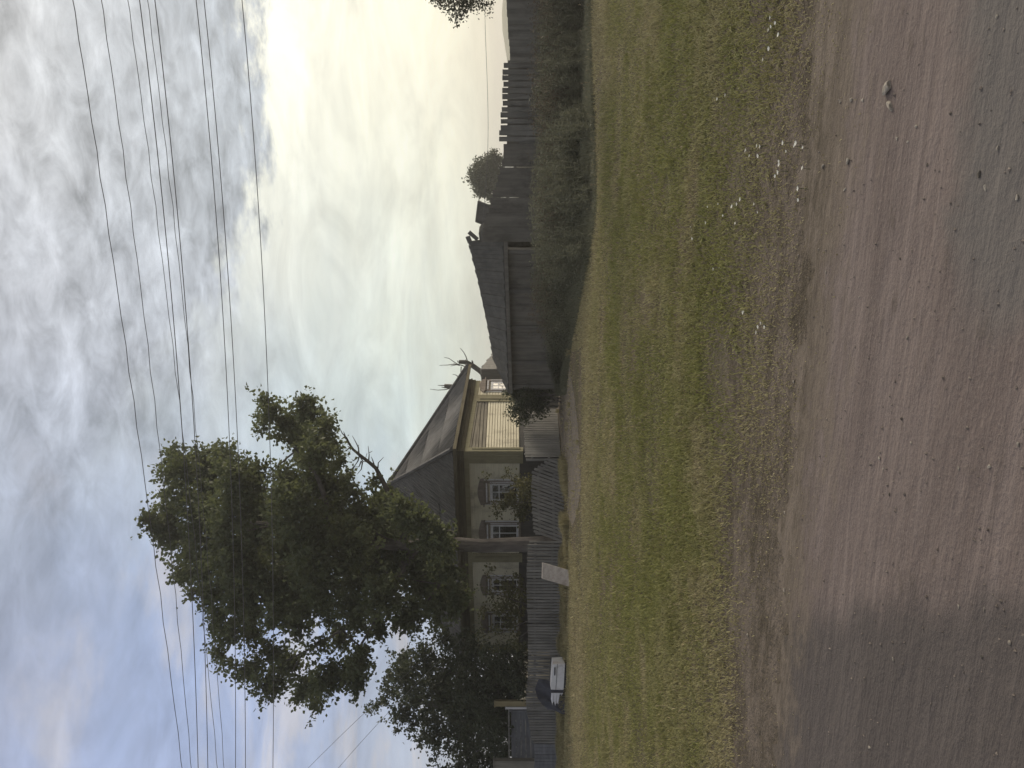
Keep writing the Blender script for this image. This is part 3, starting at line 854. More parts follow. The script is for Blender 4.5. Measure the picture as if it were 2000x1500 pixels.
def roof_face(e0, e1, r0, r1, name, parent):
    """corrugated face between the eave e0-e1 and the ridge r0-r1 (r0 == r1 for a hip end); three overlapping courses"""
    e0, e1, r0, r1 = map(Vector, (e0, e1, r0, r1))
    L = (e1 - e0).length; n = int(L / 0.15 * 5)
    nrm = (e1 - e0).cross(r0 - e0).normalized()
    if nrm.z < 0: nrm = -nrm
    u_ = (e1 - e0).normalized()
    # split each column at the hip lines: param along the eave -> highest point of that column
    sl = (r0 - e0); a0_ = sl.dot(u_); up = (sl - u_ * a0_); hgt = up.length; up.normalize()
    a1_ = (r1 - e0).dot(u_)
    def top(a):
        if a < a0_: return hgt * a / a0_
        if a > a1_: return hgt * (L - a) / (L - a1_)
        return hgt
    mb = MB(); rows = 4
    for k in range(rows):
        vs = []; lo, hi = hgt * k / rows - (0.12 if k else 0), hgt * (k + 1) / rows
        off = 0.02 * (rows - k) * 0 + 0.012
        cols = []
        for i in range(n + 1):
            a = L * i / n; tp = top(a)
            if tp <= lo + 0.02: cols.append(None); continue
            wv = 0.022 * math.cos(a / 0.15 * 2 * math.pi)
            sagm = -0.05 * math.sin(math.pi * min(1, a / L)) + 0.02 * math.sin(a * 1.7 + k)
            h0, h1 = lo, min(hi, tp)
            p0 = e0 + u_ * a + up * h0 + nrm * (wv + 0.021 + 0.010 * ((k * 7 + i // 33) % 3) * .5 + sagm * .5)
            p1 = e0 + u_ * a + up * h1 + nrm * (wv + 0.004 + sagm * .5)
            cols.append((p0, p1))
        for i in range(n):
            if cols[i] and cols[i + 1]: mb.quad(cols[i][0], cols[i + 1][0], cols[i + 1][1], cols[i][1])
    return mb.build(name, slate_of(u_), parent)


def HR(s, t, z): return H(s, t, z)


c00, c10, c11, c01 = HR(-OV, -OV, ZE), HR(LF + OV, -OV, ZE), HR(LF + OV, LS + .8, ZE), HR(-OV, LS + .8, ZE)
r0, r1 = H(*RA), H(*RBp)
r0.z = RA[2]; r1.z = RBp[2]
mb = MB()
mb.add([c00, c10, c11, c01, r0, r1], [(0, 1, 5, 4), (1, 2, 5), (2, 3, 4, 5), (3, 0, 4), (0, 3, 2, 1)])
roof = mb.build("roof", m_slate, house)
for args in ((c10, c00, r1, r0), (c00, c01, r0, r0), (c11, c10, r1, r1), (c01, c11, r0, r1)):
    roof_face(*args, "slate_sheets", roof)
mb = MB()
for a_, b_ in ((c00, r0), (c10, r1), (c01, r0), (c11, r1), (r0, r1)):
    up = Vector((0, 0, 0.05)); mb.tube([a_ + up, a_.lerp(b_, .5) + up * .6, b_ + up], 0.075, 6)
mb.build("ridge_cap", m_slate, roof)
mb = MB()
for a_, b_ in ((c00, c10), (c00, c01)):
    mb.bar(a_ + Vector((0, 0, -.05)), b_ + Vector((0, 0, -.05)), 0.12, 0.03, side=(0, 0, 1))
mb.build("eave_board", m_frieze, roof)

# ------------------------------------------------------------------ small shed behind the house
m_shedwall = wood("grey_shed_boards", (0.10, 0.10, 0.095), (0.17, 0.165, 0.155), stretch=(1, 1, .15), scale=8)
m_tin_lit = wood("grey_tin_and_lit_wall", (0.24, 0.24, 0.235), (0.34, 0.335, 0.32), stretch=(1, .3, 1), scale=5)
Y = 35.0
sh = thing("garden_shed", P(1073, 722, Y), "small grey shed with a dark front and a pale side behind the house corner", "shed")
f0, f1 = P(943, 752, Y + .5), P(940, 722, Y)                       # top corners of the dark front
k0 = P(968, 686, Y + 2.2)
dn = lambda q: Vector((q.x, q.y, 0))
mb = MB(); bk = Vector((.9, 3.0, 0))
mb.add([dn(f0), dn(f1), f1, f0, dn(f0) + bk, f0 + bk], [(0, 1, 2, 3), (4, 0, 3, 5)])
n = 7
for i in range(n):
    a_, b_ = f0.lerp(f1, (i + .03) / n), f0.lerp(f1, (i + .97) / n)
    o_ = Vector((0, -.03, 0)); tz = Vector((0, 0, .06 * ((i * 5) % 3 - 1)))
    mb.hexa([dn(a_) + o_, dn(b_) + o_, dn(b_) + o_ * .2, dn(a_) + o_ * .2], [a_ + o_ + tz, b_ + o_ + tz, b_ + o_ * .2 + tz, a_ + o_ * .2 + tz])
mb.build("front_wall", m_shedwall, sh)
mb = MB(); mb.add([dn(f1), dn(k0), k0, f1], [(0, 1, 2, 3)])
n = 9
for i in range(n):
    a_, b_ = f1.lerp(k0, (i + .03) / n), f1.lerp(k0, (i + .96) / n)
    o_ = Vector((.03, -.02, 0)); tz = Vector((0, 0, .04 * ((i * 5) % 3)))
    mb.hexa([dn(a_) + o_, dn(b_) + o_, dn(b_) + o_ * .2, dn(a_) + o_ * .2], [a_ + o_ + tz, b_ + o_ + tz, b_ + o_ * .2 + tz, a_ + o_ * .2 + tz])
mb.build("side_wall", m_tin_lit, sh)  # paler than the front: light on this side is put into its colour
mb = MB(); th_ = Vector((0, 0, .05)); mb.hexa([f0, f1, k0, k0 + Vector((-1.2, 1.4, 0)), f0 + bk], [f0 + th_, f1 + th_, k0 + th_, k0 + Vector((-1.2, 1.4, 0)) + th_, f0 + bk + th_]); mb.build("roof", m_tin_lit, sh)

# ------------------------------------------------------------------ fences
m_picket = wood("grey_pickets", (0.125, 0.125, 0.125), (0.235, 0.232, 0.225), stretch=(1, 1, .1), scale=9, stain=(0.07, 0.068, 0.064), stain_amt=0.6)
m_picket_l = wood("pale_pickets", (0.20, 0.20, 0.195), (0.31, 0.305, 0.29), stretch=(1, 1, .1), scale=9, stain=(0.11, 0.11, 0.105), stain_amt=0.5)
m_board = wood("dark_weathered_boards", (0.135, 0.134, 0.127), (0.230, 0.226, 0.210), stretch=(1, 1, .1), scale=7, stain=(0.05, 0.045, 0.04), stain_amt=0.6)
m_board2 = wood("brown_weathered_boards", (0.118, 0.113, 0.103), (0.200, 0.190, 0.170), stretch=(1, 1, .1), scale=7, stain=(0.05, 0.045, 0.04), stain_amt=0.6)
m_post = wood("grey_post", (0.17, 0.165, 0.15), (0.27, 0.26, 0.235), stretch=(1, 1, .12), scale=9)
m_bluegrey = wood("blue_grey_boards", (0.12, 0.128, 0.15), (0.20, 0.21, 0.235), stretch=(.12, .12, 1), scale=8, stain=(0.08, 0.08, 0.09), stain_amt=0.5)


def fence(name, label, a, b_, top, pitch, w, mat, cat="fence", panel="picket_panel", lean=0.0, skip=0.0, wob=0.02, posts=None, rails=(0.35, 0.80), z0=0.04, th=0.022, post_h=None, seed=1, group=None, jit=.012):
    """upright boards from a to b; top(f) gives the height at fraction f"""
    rnd = random.Random(seed)
    a = Vector(a); b_ = Vector(b_); L = (b_ - a).length; u_ = (b_ - a).normalized(); nn = Vector((u_.y, -u_.x, 0))
    if nn.y > 0: nn = -nn
    root = thing(name, (a + b_) / 2, label, cat, group)
    mb = MB(); n = int(L / pitch)
    for i in range(n):
        if rnd.random() < skip: continue
        f = (i + .5) / n
        p0 = a + u_ * (f * L); h = top(f) + rnd.uniform(-wob, wob)
        ln = lean + rnd.uniform(-jit, jit)
        p1 = p0 + u_ * (ln * h); p1.z = h
        p0 = p0 + Vector((0, 0, z0)) + nn * (rnd.uniform(0, .006) + (th * 1.1 if w > pitch and i % 2 else 0)); p1 = p1 + nn * (rnd.uniform(-.004, .006) + (th * 1.1 if w > pitch and i % 2 else 0))
        mb.bar(p0, p1, w * rnd.uniform(.88, 1.05), th, side=u_)
    mb.build(panel, mat, root)
    off = -nn * (th / 2 + .028)
    for rz in rails:
        mb = MB(); k = 8; pts = []
        for i in range(k + 1):
            f = i / k; q = a + u_ * (f * L + lean * rz * top(f)) + off; q.z = rz * top(f); pts.append(q)
        for i in range(k): mb.bar(pts[i], pts[i + 1], .075, .04, side=(0, 0, 1))
        mb.build("rail", mat, root)
    for f in (posts if posts is not None else [0, .33, .67, 1]):
        q = a + u_ * (f * L) - nn * (th / 2 + .105); h = (post_h or top(f) - .05)
        mb = MB(); mb.tube([q, q + Vector((lean * h * u_.x, lean * h * u_.y, h * .5)), q + u_ * (lean * h) + Vector((0, 0, h))], .05, 7, .06)
        mb.build("post", mat, root)
    return root


g = lambda ty, Y: Vector(((750 - ty) / FPX * Y, Y, 0))
zt = lambda tx, Y: CAM_Z + (1000 - tx) / FPX * Y
# C: long front fence on the left, B: leaning section, A: pale section towards the house's sunny side
fence("picket_fence", "long grey picket fence standing straight in front of the shaded house front", g(1063, 24.2), g(1452, 26.3), lambda f: 1.20 + .03 * math.sin(f * 9) - (.22 * max(0, f - .80) / .2), 0.108, .082, m_picket, wob=.012, posts=[0, .25, .5, .75, 1], seed=2)
fence("picket_fence", "grey picket fence section leaning sideways next to the tree trunk", g(1062, 24.35), g(905, 24.9), lambda f: 1.00 + .08 * math.sin(f * 3.1) - (.50 * max(0, f - .76) / .24), 0.112, .085, m_picket, lean=.34, wob=.015, posts=[0, .8], seed=3)
fence("picket_fence", "pale grey picket fence below the sunny yellow side wall", g(893, 26.1), g(800, 28.2), lambda f: 1.27, 0.098, .080, m_picket_l, wob=.02, posts=[0, .5, 1], seed=4)
# gate of dark boards between the shed and that fence
fence("board_gate", "dark board gate between the long shed and the pale picket fence", g(796, 27.6), g(738, 26.6), lambda f: 1.62 - .1 * f, 0.17, .165, m_board, cat="gate", panel="board_panel", wob=.01, posts=[0, 1], seed=5)
# wide-board yard gate and fence at the far left
gr = thing("yard_gate", g(1430, 27.8), "blue-grey yard gate of wide boards under the dark tree", "gate")
mb = MB(); Y = 27.8
for i in range(9):
    zb = .25 + i * .175; mb.bar(g(1385, Y) + Vector((0, random.uniform(-.008, .008), zb)), g(1487, Y - .3) + Vector((0, 0, zb - .02)), .168, .025, side=(0, 0, 1))
mb.build("board_panel", m_bluegrey, gr)
mb = MB(); mb.bar(g(1383, Y) + Vector((0, 0, 1.82)), g(1488, Y - .3) + Vector((0, 0, 1.80)), .05, .06, side=(0, 0, 1)); mb.build("top_rail", m_picket_l, gr)
for ty_ in (1388, 1437, 1485):
    mb = MB(); mb.bar(g(ty_, Y - .05) + Vector((0, -.04, .1)), g(ty_, Y - .05) + Vector((0, -.04, 1.80)), .07, .03, side=(1, 0, 0)); mb.build("upright", m_bluegrey, gr)
fence("plank_fence", "low weathered plank fence below the blue-grey yard gate", g(1453, 26.4), g(1500, 26.7), lambda f: .92, 0.145, .14, m_bluegrey, panel="plank_panel", wob=.01, posts=[0, 1], seed=6)


def post(name, label, ty, Y, h, wx, wy, mat, cap=None, cat="post", tilt=0.0):
    o = thing(name, g(ty, Y), label, cat)
    mb = MB(); b0 = g(ty, Y)
    t0_ = b0 + Vector((tilt, 0, h))
    mb.bar(b0, t0_, wx, wy, side=(1, 0, 0)); mb.build("shaft", mat, o)
    if cap:
        mb = MB(); mb.bar(t0_ + Vector((0, 0, .003)), t0_ + Vector((0, 0, cap)), wx * 1.25, wy * 1.25, side=(1, 0, 0)); mb.build("cap", mat, o)
    return o


m_ochrepost = wood("ochre_post", (0.25, 0.21, 0.12), (0.36, 0.31, 0.19), stretch=(1, 1, .12), scale=9)
post("gate_post", "ochre wooden gatepost to the right of the yard gate", 1373, 27.5, zt(968, 27.5), .19, .16, m_ochrepost, .05)
post("gate_post", "thin whitish post beside the ochre gatepost", 1382.5, 27.4, zt(988, 27.4), .075, .07, m_white, .02)
post("gate_post", "broad grey post at the left end of the yard gate, at the frame edge", 1493, 26.9, zt(966, 26.9), .34, .25, m_post, .05)

m_greypost = wood("grey_shed_post", (0.115, 0.112, 0.105), (0.18, 0.175, 0.162), stretch=(1, 1, .12), scale=9)
m_shedroof = wood("dark_roof_planks", (0.045, 0.046, 0.046), (0.085, 0.085, 0.082), stretch=(1, .3, .3), scale=6, stain=(0.035, 0.035, 0.032), stain_amt=0.5)
# ------------------------------------------------------------------ long low shed on the right
shed = thing("long_shed", (2.2, 24, 0), "long low shed of dark planks with sagging roof behind tall weeds", "shed")
E1, E2 = P(984, 474, 22.0), P(995, 768, 25.9)
R1, R2 = P(917, 471, 23.6), P(966, 702, 27.0)
mb = MB()
w1_, w2_ = Vector((E1.x - .12, E1.y + .22, 0)), Vector((E2.x + .12, E2.y + .22, 0))
d_ = (w2_ - w1_); L = d_.length; u_ = d_.normalized()
n = int(L / .21)
for i in range(n):
    f = (i + .5) / n; q = w1_ + d_ * f
    ztop = E1.z + (E2.z - E1.z) * f + .02
    mb.bar(q + Vector((random.uniform(-.01, .01), random.uniform(-.015, .015), 0)), q + Vector((0, 0, ztop)), .205, .03, side=u_)
mb.build("wall", m_board2, shed)
mb = MB()                                      # end wall at the right
q0, q1 = w1_ + Vector((-.02, .03, 0)), Vector((R1.x + .35, R1.y + 2.2, 0))
mb.add([q0, q1, q1 + Vector((0, 0, 1.9)), Vector((R1.x - .05, R1.y + .1, R1.z - .1)), q0 + Vector((0, 0, E1.z))], [(0, 1, 2, 3, 4)])
mb.build("end_wall", m_board, shed)
for f in (.02, .27, .52, .78, .97):
    q = w1_ + d_ * f - Vector((-u_.y, u_.x, 0)) * -.05 * (1 if True else 1)
    q = w1_ + d_ * f + Vector((0, -.06, 0))
    mb = MB(); mb.tube([q, q + Vector((0, 0, E1.z - .05))], [.085, .075], 8, .05); mb.build("post", m_greypost, shed)
mb = MB()                                      # planked roof slope, sagging, with a hipped left end
n = 40; T = Vector((0, 0, .045))
for i in range(n):
    f0, f1 = i / n, (i + .97) / n
    def edge_pt(f, up):
        e = E1.lerp(E2, f)
        fr_ = min(f / .80, 1)
        r = R1.lerp(R2, fr_) if f < .80 else R2.lerp(E2, (f - .80) / .20)
        r = r + Vector((0, 0, -.06 * math.sin(math.pi * fr_)))
        return e + Vector((0, -.12, -.02)) if not up else r
    j = Vector((0, 0, .012 * ((i * 5) % 3)))
    A, B, C_, D_ = edge_pt(f0, 0) + j, edge_pt(f1, 0) + j, edge_pt(f1, 1) + j, edge_pt(f0, 1) + j
    mb.hexa([A, B, C_, D_], [A + T, B + T, C_ + T, D_ + T])
# far slope
mb.quad(R1, R2, R2 + Vector((.6, 2.0, -.9)), R1 + Vector((.6, 2.4, -1.0)))
mb.build("roof", m_shedroof, shed)
mb = MB(); mb.bar(E1 + Vector((0, -.15, -.05)), E2 + Vector((0, -.15, -.05)), .11, .03, side=(0, 0, 1)); mb.build("eave_board", m_board2, shed)
mb = MB(); mb.bar(R1 + Vector((-.05, 0, -.02)), R1 + Vector((.13, -.1, .05)), .14, .05, side=(0, 0, 1)); mb.bar(R1 + Vector((.05, 0, -.25)), R1 + Vector((.28, 0, .02)), .12, .04, side=(0, 0, 1))
mb.build("barge_board", m_board, shed)
mb = MB(); mb.bar(w1_ + Vector((0, -.05, zt(987, 22))), w2_ + Vector((0, -.05, zt(1000, 25.9))), .08, .03, side=(0, 0, 1)); mb.build("wall_rail", m_greypost, shed)

# dark heap and the tilted panel behind the fence
m_heap = wood("old_hay", (0.055, 0.055, 0.05), (0.10, 0.098, 0.085), stretch=(1, 1, 1), scale=14, bump=1)
Y = 23.2
hp = MB(); nu, nv = 22, 9; cx, cy = P(950, 452, Y).x, Y + .3
vs = []; fs = []
for i in range(nu):
    for k in range(nv):
        a_ = 2 * math.pi * i / nu; e_ = k / (nv - 1) * math.pi / 2
        rr = 1 + .05 * math.sin(3 * a_ + k) + .03 * math.sin(7 * a_)
        vs.append((cx + .62 * rr * math.cos(e_) ** .7 * math.cos(a_), cy + .62 * rr * math.cos(e_) ** .7 * math.sin(a_), zt(934, Y) * math.sin(e_) ** .5))
for i in range(nu):
    for k in range(nv - 1):
        j = (i + 1) % nu; fs.append((i * nv + k, j * nv + k, j * nv + k + 1, i * nv + k + 1))
hp.add(vs, fs)
o = hp.build("hay_heap", m_heap, None, True, at=(cx, cy, 0)); props(o, "dark rounded heap rising between the shed roof and the tilted panel", "heap")
Y = 23.4
pa = [P(934, 393, Y), P(958, 402, Y), P(950, 441, Y), P(929, 433, Y)]
pb = thing("tilted_panel", (pa[1] + pa[2]) / 2, "grey square board panel tilted up above the dark fence", "panel")
mb = MB(); bk = Vector((0, .05, 0)); mb.hexa(pa, [q + bk for q in pa]); mb.build("board", m_shedwall, pb)
mb = MB()
for i in range(4):
    mb.bar(pa[i] + Vector((0, -.012, 0)), pa[(i + 1) % 4] + Vector((0, -.012, 0)), .035, .022, side=(0, 0, 1) if i % 2 == 0 else (1, 0, 0))
mb.build("rim", m_board, pb)
mb = MB(); mb.tube([Vector((pa[1].x, Y + .08, 0)), pa[1] + Vector((.02, .08, .1))], .05, 7); mb.tube([Vector((pa[2].x, Y + .08, 0)), pa[2] + Vector((.02, .08, .1))], .05, 7); mb.build("stake", m_board, pb)

# dark board fences running on to the right
def fence2(name, label, ty0, ty1, Y0, Y1, tops, pitch, w, mat, seed, **k):
    a_, b2 = g(ty0, Y0), g(ty1, Y1)
    def top(f):
        ty = ty0 + (ty1 - ty0) * f; Yf = Y0 + (Y1 - Y0) * f
        for (p0, v0), (p1, v1) in zip(tops, tops[1:]):
            if min(p0, p1) <= ty <= max(p0, p1): return zt(v0 + (v1 - v0) * (ty - p0) / (p1 - p0), Yf)
        return zt(tops[-1][1], Yf)
    return fence(name, label, a_, b2, top, pitch, w, mat, panel="board_panel", seed=seed, **k)


fence2("board_fence", "dark close-boarded fence with a sloping top between shed and round tree", 472, 281, 22.2, 21.4, [(480, 939), (440, 945), (395, 957), (350, 972), (310, 982), (275, 985)], .20, .222, m_board2, 11, wob=.012, jit=.003, posts=[.02, .45, .7, .98], post_h=1.5)
fence2("board_fence", "row of tall dark fence boards with sky showing between their tops", 278, 121, 21.3, 20.8, [(280, 975), (262, 976), (235, 979), (200, 980), (170, 982), (120, 983)], .155, .136, m_board, 12, wob=.03, posts=[0, .5, 1], rails=(.3, .62), post_h=1.5)
low = fence2("board_fence", "lower close-boarded fence standing just behind the row of tall boards", 282, 118, 21.55, 21.0, [(290, 990), (200, 991), (110, 993)], .17, .190, m_board2, 14, wob=.01, jit=.003, posts=[0, 1], rails=(.3, .8))
fence2("board_fence", "low dark board fence with the pale hill showing above it", 119, -150, 20.7, 19.6, [(120, 997), (95, 995), (60, 993), (30, 991), (-10, 989), (-150, 986)], .18, .200, m_board, 13, wob=.012, jit=.003, posts=[0, .3, .6, 1])
# one pale post
post("fence_post", "pale grey post where the low dark fence meets the tall boards", 117, 20.6, zt(996, 20.6), .10, .10, m_post)

# ------------------------------------------------------------------ things leaning on and lying at the fence
m_conc = wood("pale_concrete", (0.27, 0.25, 0.24), (0.40, 0.375, 0.36), stretch=(1, 1, 1), scale=9, stain=(0.16, 0.12, 0.11), stain_amt=.7, stain_scale=2.6)
ft = lambda tx, ty: P(tx, ty, 23.95)
sb = thing("concrete_slab", gx(1110, 1127), "pale concrete slab leaning against the grey picket fence", "slab")
b0 = gx(1112.5, 1146); b1 = gx(1111.5, 1114)
up = Vector((.03, .42, .79))
mb = MB(); off_ = Vector((0, .07, .02))
rr_ = [b0, b1, b1 + up * .97 + Vector((.10, 0, 0)), b0 + up * 1.0 + Vector((.10, 0, 0))]
mb.hexa(rr_, [q + off_ for q in rr_]); mb.build("slab", m_conc, sb)

m_enamel = wood("dirty_white_enamel", (0.66, 0.67, 0.73), (0.76, 0.77, 0.82), stretch=(1, 1, 1), scale=5, stain=(0.30, 0.24, 0.20), stain_amt=.55, stain_scale=3.2, rough=.5, bump=.1)
m_navy = wood("dark_blue_plastic", (0.028, 0.032, 0.05), (0.05, 0.055, 0.075), stretch=(1, 1, 1), scale=6, rough=.5)
# an old white cabinet lying on its side, its back torn open
Yb = 24.1
bx = thing("old_fridge", gx(1107, 1318), "discarded white metal fridge lying on its side by the fence", "fridge")
xa, xb = P(1090, 1290, Yb).x, P(1090, 1341, Yb).x
mb = MB(); z0_, z1_ = 0.10, zt(1077, Yb)
mb.hexa([(xa, Yb - .30, z0_ - .04), (xb, Yb - .26, z0_), (xb, Yb + .32, z0_), (xa, Yb + .32, z0_ - .04)], [(xa - .02, Yb - .30, z1_ - .03), (xb + .01, Yb - .26, z1_ + .03), (xb + .01, Yb + .32, z1_ + .03), (xa - .02, Yb + .32, z1_ - .03)])
mb.build("cabinet", m_enamel, bx)
mb = MB(); mb.bar((xa + .006, Yb - .306, z1_ - .17), (xb, Yb - .266, z1_ - .12), .010, .008, side=(0, 0, 1)); mb.build("seam", m_navy, bx)
mb = MB(); mb.box(((xa + xb) / 2, Yb, .04), (abs(xb - xa) * .9, .45, .10)); mb.build("skid", m_navy, bx)
mb = MB(); mb.bar((xa - .10, Yb - .335, z1_ - .09), (xa - .34, Yb - .33, z1_ - .085), .035, .03, side=(0, 0, 1)); mb.build("handle", m_navy, bx)
mb = MB(); mb.hexa([(xb - .004, Yb - .25, z0_), (xb - .10, Yb - .24, z0_), (xb - .10, Yb + .3, z0_), (xb - .004, Yb + .3, z0_)], [(xb - .004, Yb - .25, z1_ + .03), (xb - .10, Yb - .24, z1_ + .02), (xb - .10, Yb + .3, z1_ + .02), (xb - .004, Yb + .3, z1_ + .03)])
mb.build("collar", m_navy, bx)
mb = MB(); x_ = xb - .104; rag = [0, .06, .02, .12, .09, .16, .05, .14]
for i in range(8):                              # torn sheet past the collar
    za, zb = z0_ + .02 + (z1_ - z0_) * i / 8, z0_ + .02 + (z1_ - z0_) * (i + 1) / 8
    le, le2 = .24 + rag[i] * 1.4 * (1 if i > 2 else .1) - (.16 if i < 3 else 0), .24 + rag[(i + 1) % 8] - (.16 if i < 2 else 0)
    mb.hexa([(x_, Yb - .24, za), (x_ - le, Yb - .12, za), (x_ - le, Yb - .105, za), (x_, Yb - .225, za)], [(x_, Yb - .24, zb), (x_ - le2, Yb - .12, zb), (x_ - le2, Yb - .105, zb), (x_, Yb - .225, zb)])
mb.build("torn_panel", m_enamel, bx)
# dark plastic sheet thrown over the fence behind it
tp = MB(); nu, nv = 18, 12; vs = []; fs = []
for i in range(nu):
    for k in range(nv):
        f, h_ = i / (nu - 1), k / (nv - 1)
        q = P(1100, 1330 + 60 * f, 24.55); crumple = .05 * math.sin(f * 9 + h_ * 5) + .03 * math.sin(f * 23 + h_ * 11)
        htop = (.95 - .35 * abs(f - .35) - .45 * max(0, f - .6)); 
        vs.append((q.x + .03 * math.sin(h_ * 8 + f * 3), q.y - .30 * (1 - h_) ** 1.5 + crumple + .14, .01 + htop * h_))
for i in range(nu - 1):
    for k in range(nv - 1): fs.append((i * nv + k, (i + 1) * nv + k, (i + 1) * nv + k + 1, i * nv + k + 1))
n0 = len(vs); vs2 = [(x, y + .02, z) for x, y, z in vs]
tp.add(vs, fs); tp.add(vs2, [tuple(reversed(f)) for f in fs])
o = tp.build("plastic_sheet", m_navy, None, True, at=tuple(gx(1100, 1360))); props(o, "crumpled dark blue plastic sheet hanging against the fence behind the fridge", "sheet")

# ------------------------------------------------------------------ overhead wires
m_wire, nt, b = new_mat("grey_wire"); b.inputs['Base Color'].default_value = (0.15, 0.15, 0.155, 1); b.inputs['Roughness'].default_value = 0.6


def wire(name, label, pix, Y0, Y1, r, ext=14, group=None, kink=0.0):
    """pix: (tx, ty) at three places from right to left; Y0, Y1 distances at ty 0 and 1500; sagging curve carried on past both ends"""
    t = np.array([p_[1] for p_ in pix], float); c = np.polyfit(t, [p_[0] for p_ in pix], len(pix) - 1)
    mb = MB(); pts = []
    lo, hi = (-900, 2300) if ext else (min(t), max(t))
    for ty in np.linspace(lo, hi, 60):
        Y = Y0 + (Y1 - Y0) * ty / 1500
        pts.append(P(np.polyval(c, ty) + (kink * math.sin(ty * .05) if kink else 0), ty, Y))
    mb.tube(pts, r * .62, 5)
    o = mb.build(name, m_wire, None, at=tuple(pts[0])); return props(o, label, "power line", group)


nine = [((142, 256, 356), .011, "highest of the nine overhead wires, slightly wavy"), ((197.8, 297.5, 374), .010, "second highest overhead wire, thin and slightly wavy"),
        ((249.5, 346, 425), .009, "thin overhead wire crossing the third highest cable over the tree"), ((272.5, 349, 387), .013, "thick black overhead cable, upper of the taut set above the tree"),
        ((288, 374, 438), .009, "thin overhead wire running between two thicker cables"), ((302.4, 373.5, 406), .013, "thick black overhead cable just below the thin middle wires"),
        ((383, 443, 460), .012, "upper overhead cable of the close pair in front of the dark cloud bank"), ((398.5, 458.5, 479.5), .012, "lower overhead cable of the close pair in front of the dark cloud bank"),
        ((472.6, 523, 533), .012, "lowest of the nine overhead cables, nearest to the house roof")]
for i, (c3, r, lab) in enumerate(nine):
    dy = (i - 4) * .22
    wire("power_line", lab, [(c3[0], 0), (c3[1], 750), (c3[2], 1500)], 12.6 + dy, 17.2 + dy, r, group="overhead power lines above the street", kink=1.2 if i in (0, 1, 2, 4) else 0)
wire("service_wire", "thin wire slanting up to the dark left tree, upper of two", [(602, 1500), (722, 1383), (880, 1240)], 22, 26, .010, ext=0)
wire("service_wire", "thin wire slanting up to the dark left tree, lower of two", [(661, 1500), (745, 1406), (900, 1250)], 22, 26, .010, ext=0)
wire("telephone_wire", "lone thin wire strung low over the right-hand board fences past the round tree", [(947, -60), (947.5, 45), (950.5, 130), (953, 280), (946, 400), (940, 470)], 19, 26, .009, ext=0)

# ------------------------------------------------------------------ trees and shrubs
m_bark = wood("grey_brown_bark", (0.070, 0.064, 0.062), (0.14, 0.128, 0.124), stretch=(1, 1, .25), scale=11, bump=1.0, stain=(0.19, 0.18, 0.175), stain_amt=.5, stain_scale=3)
m_deadwood = wood("bare_grey_wood", (0.13, 0.125, 0.115), (0.24, 0.23, 0.215), stretch=(1, 1, .3), scale=10, bump=.8)
m_lopped = wood("lopped_bark", (0.055, 0.052, 0.048), (0.15, 0.145, 0.135), stretch=(1, 1, .35), scale=7, bump=1.0, stain=(0.20, 0.195, 0.185), stain_amt=.5, stain_scale=2.5)
m_branch = wood("dark_branch", (0.07, 0.062, 0.055), (0.13, 0.115, 0.10), stretch=(1, 1, .3), scale=10, bump=.8)
m_leaf = leafmat("poplar_leaf", (0.068, 0.090, 0.050), (0.172, 0.202, 0.112), .45, (0.16, 0.18, 0.06))
m_leaf_d = leafmat("dark_tree_leaf", (0.036, 0.048, 0.030), (0.085, 0.102, 0.056), .28)
m_leaf_far = leafmat("far_tree_leaf", (0.075, 0.090, 0.060), (0.13, 0.145, 0.095), .25)
m_leaf_edge = leafmat("edge_tree_leaf", (0.045, 0.050, 0.032), (0.085, 0.090, 0.055), .2)
m_leaf_bush = leafmat("bush_leaf", (0.050, 0.060, 0.025), (0.130, 0.125, 0.050), .3)
m_weed = leafmat("weed_leaf", (0.085, 0.094, 0.066), (0.180, 0.185, 0.125), .3)


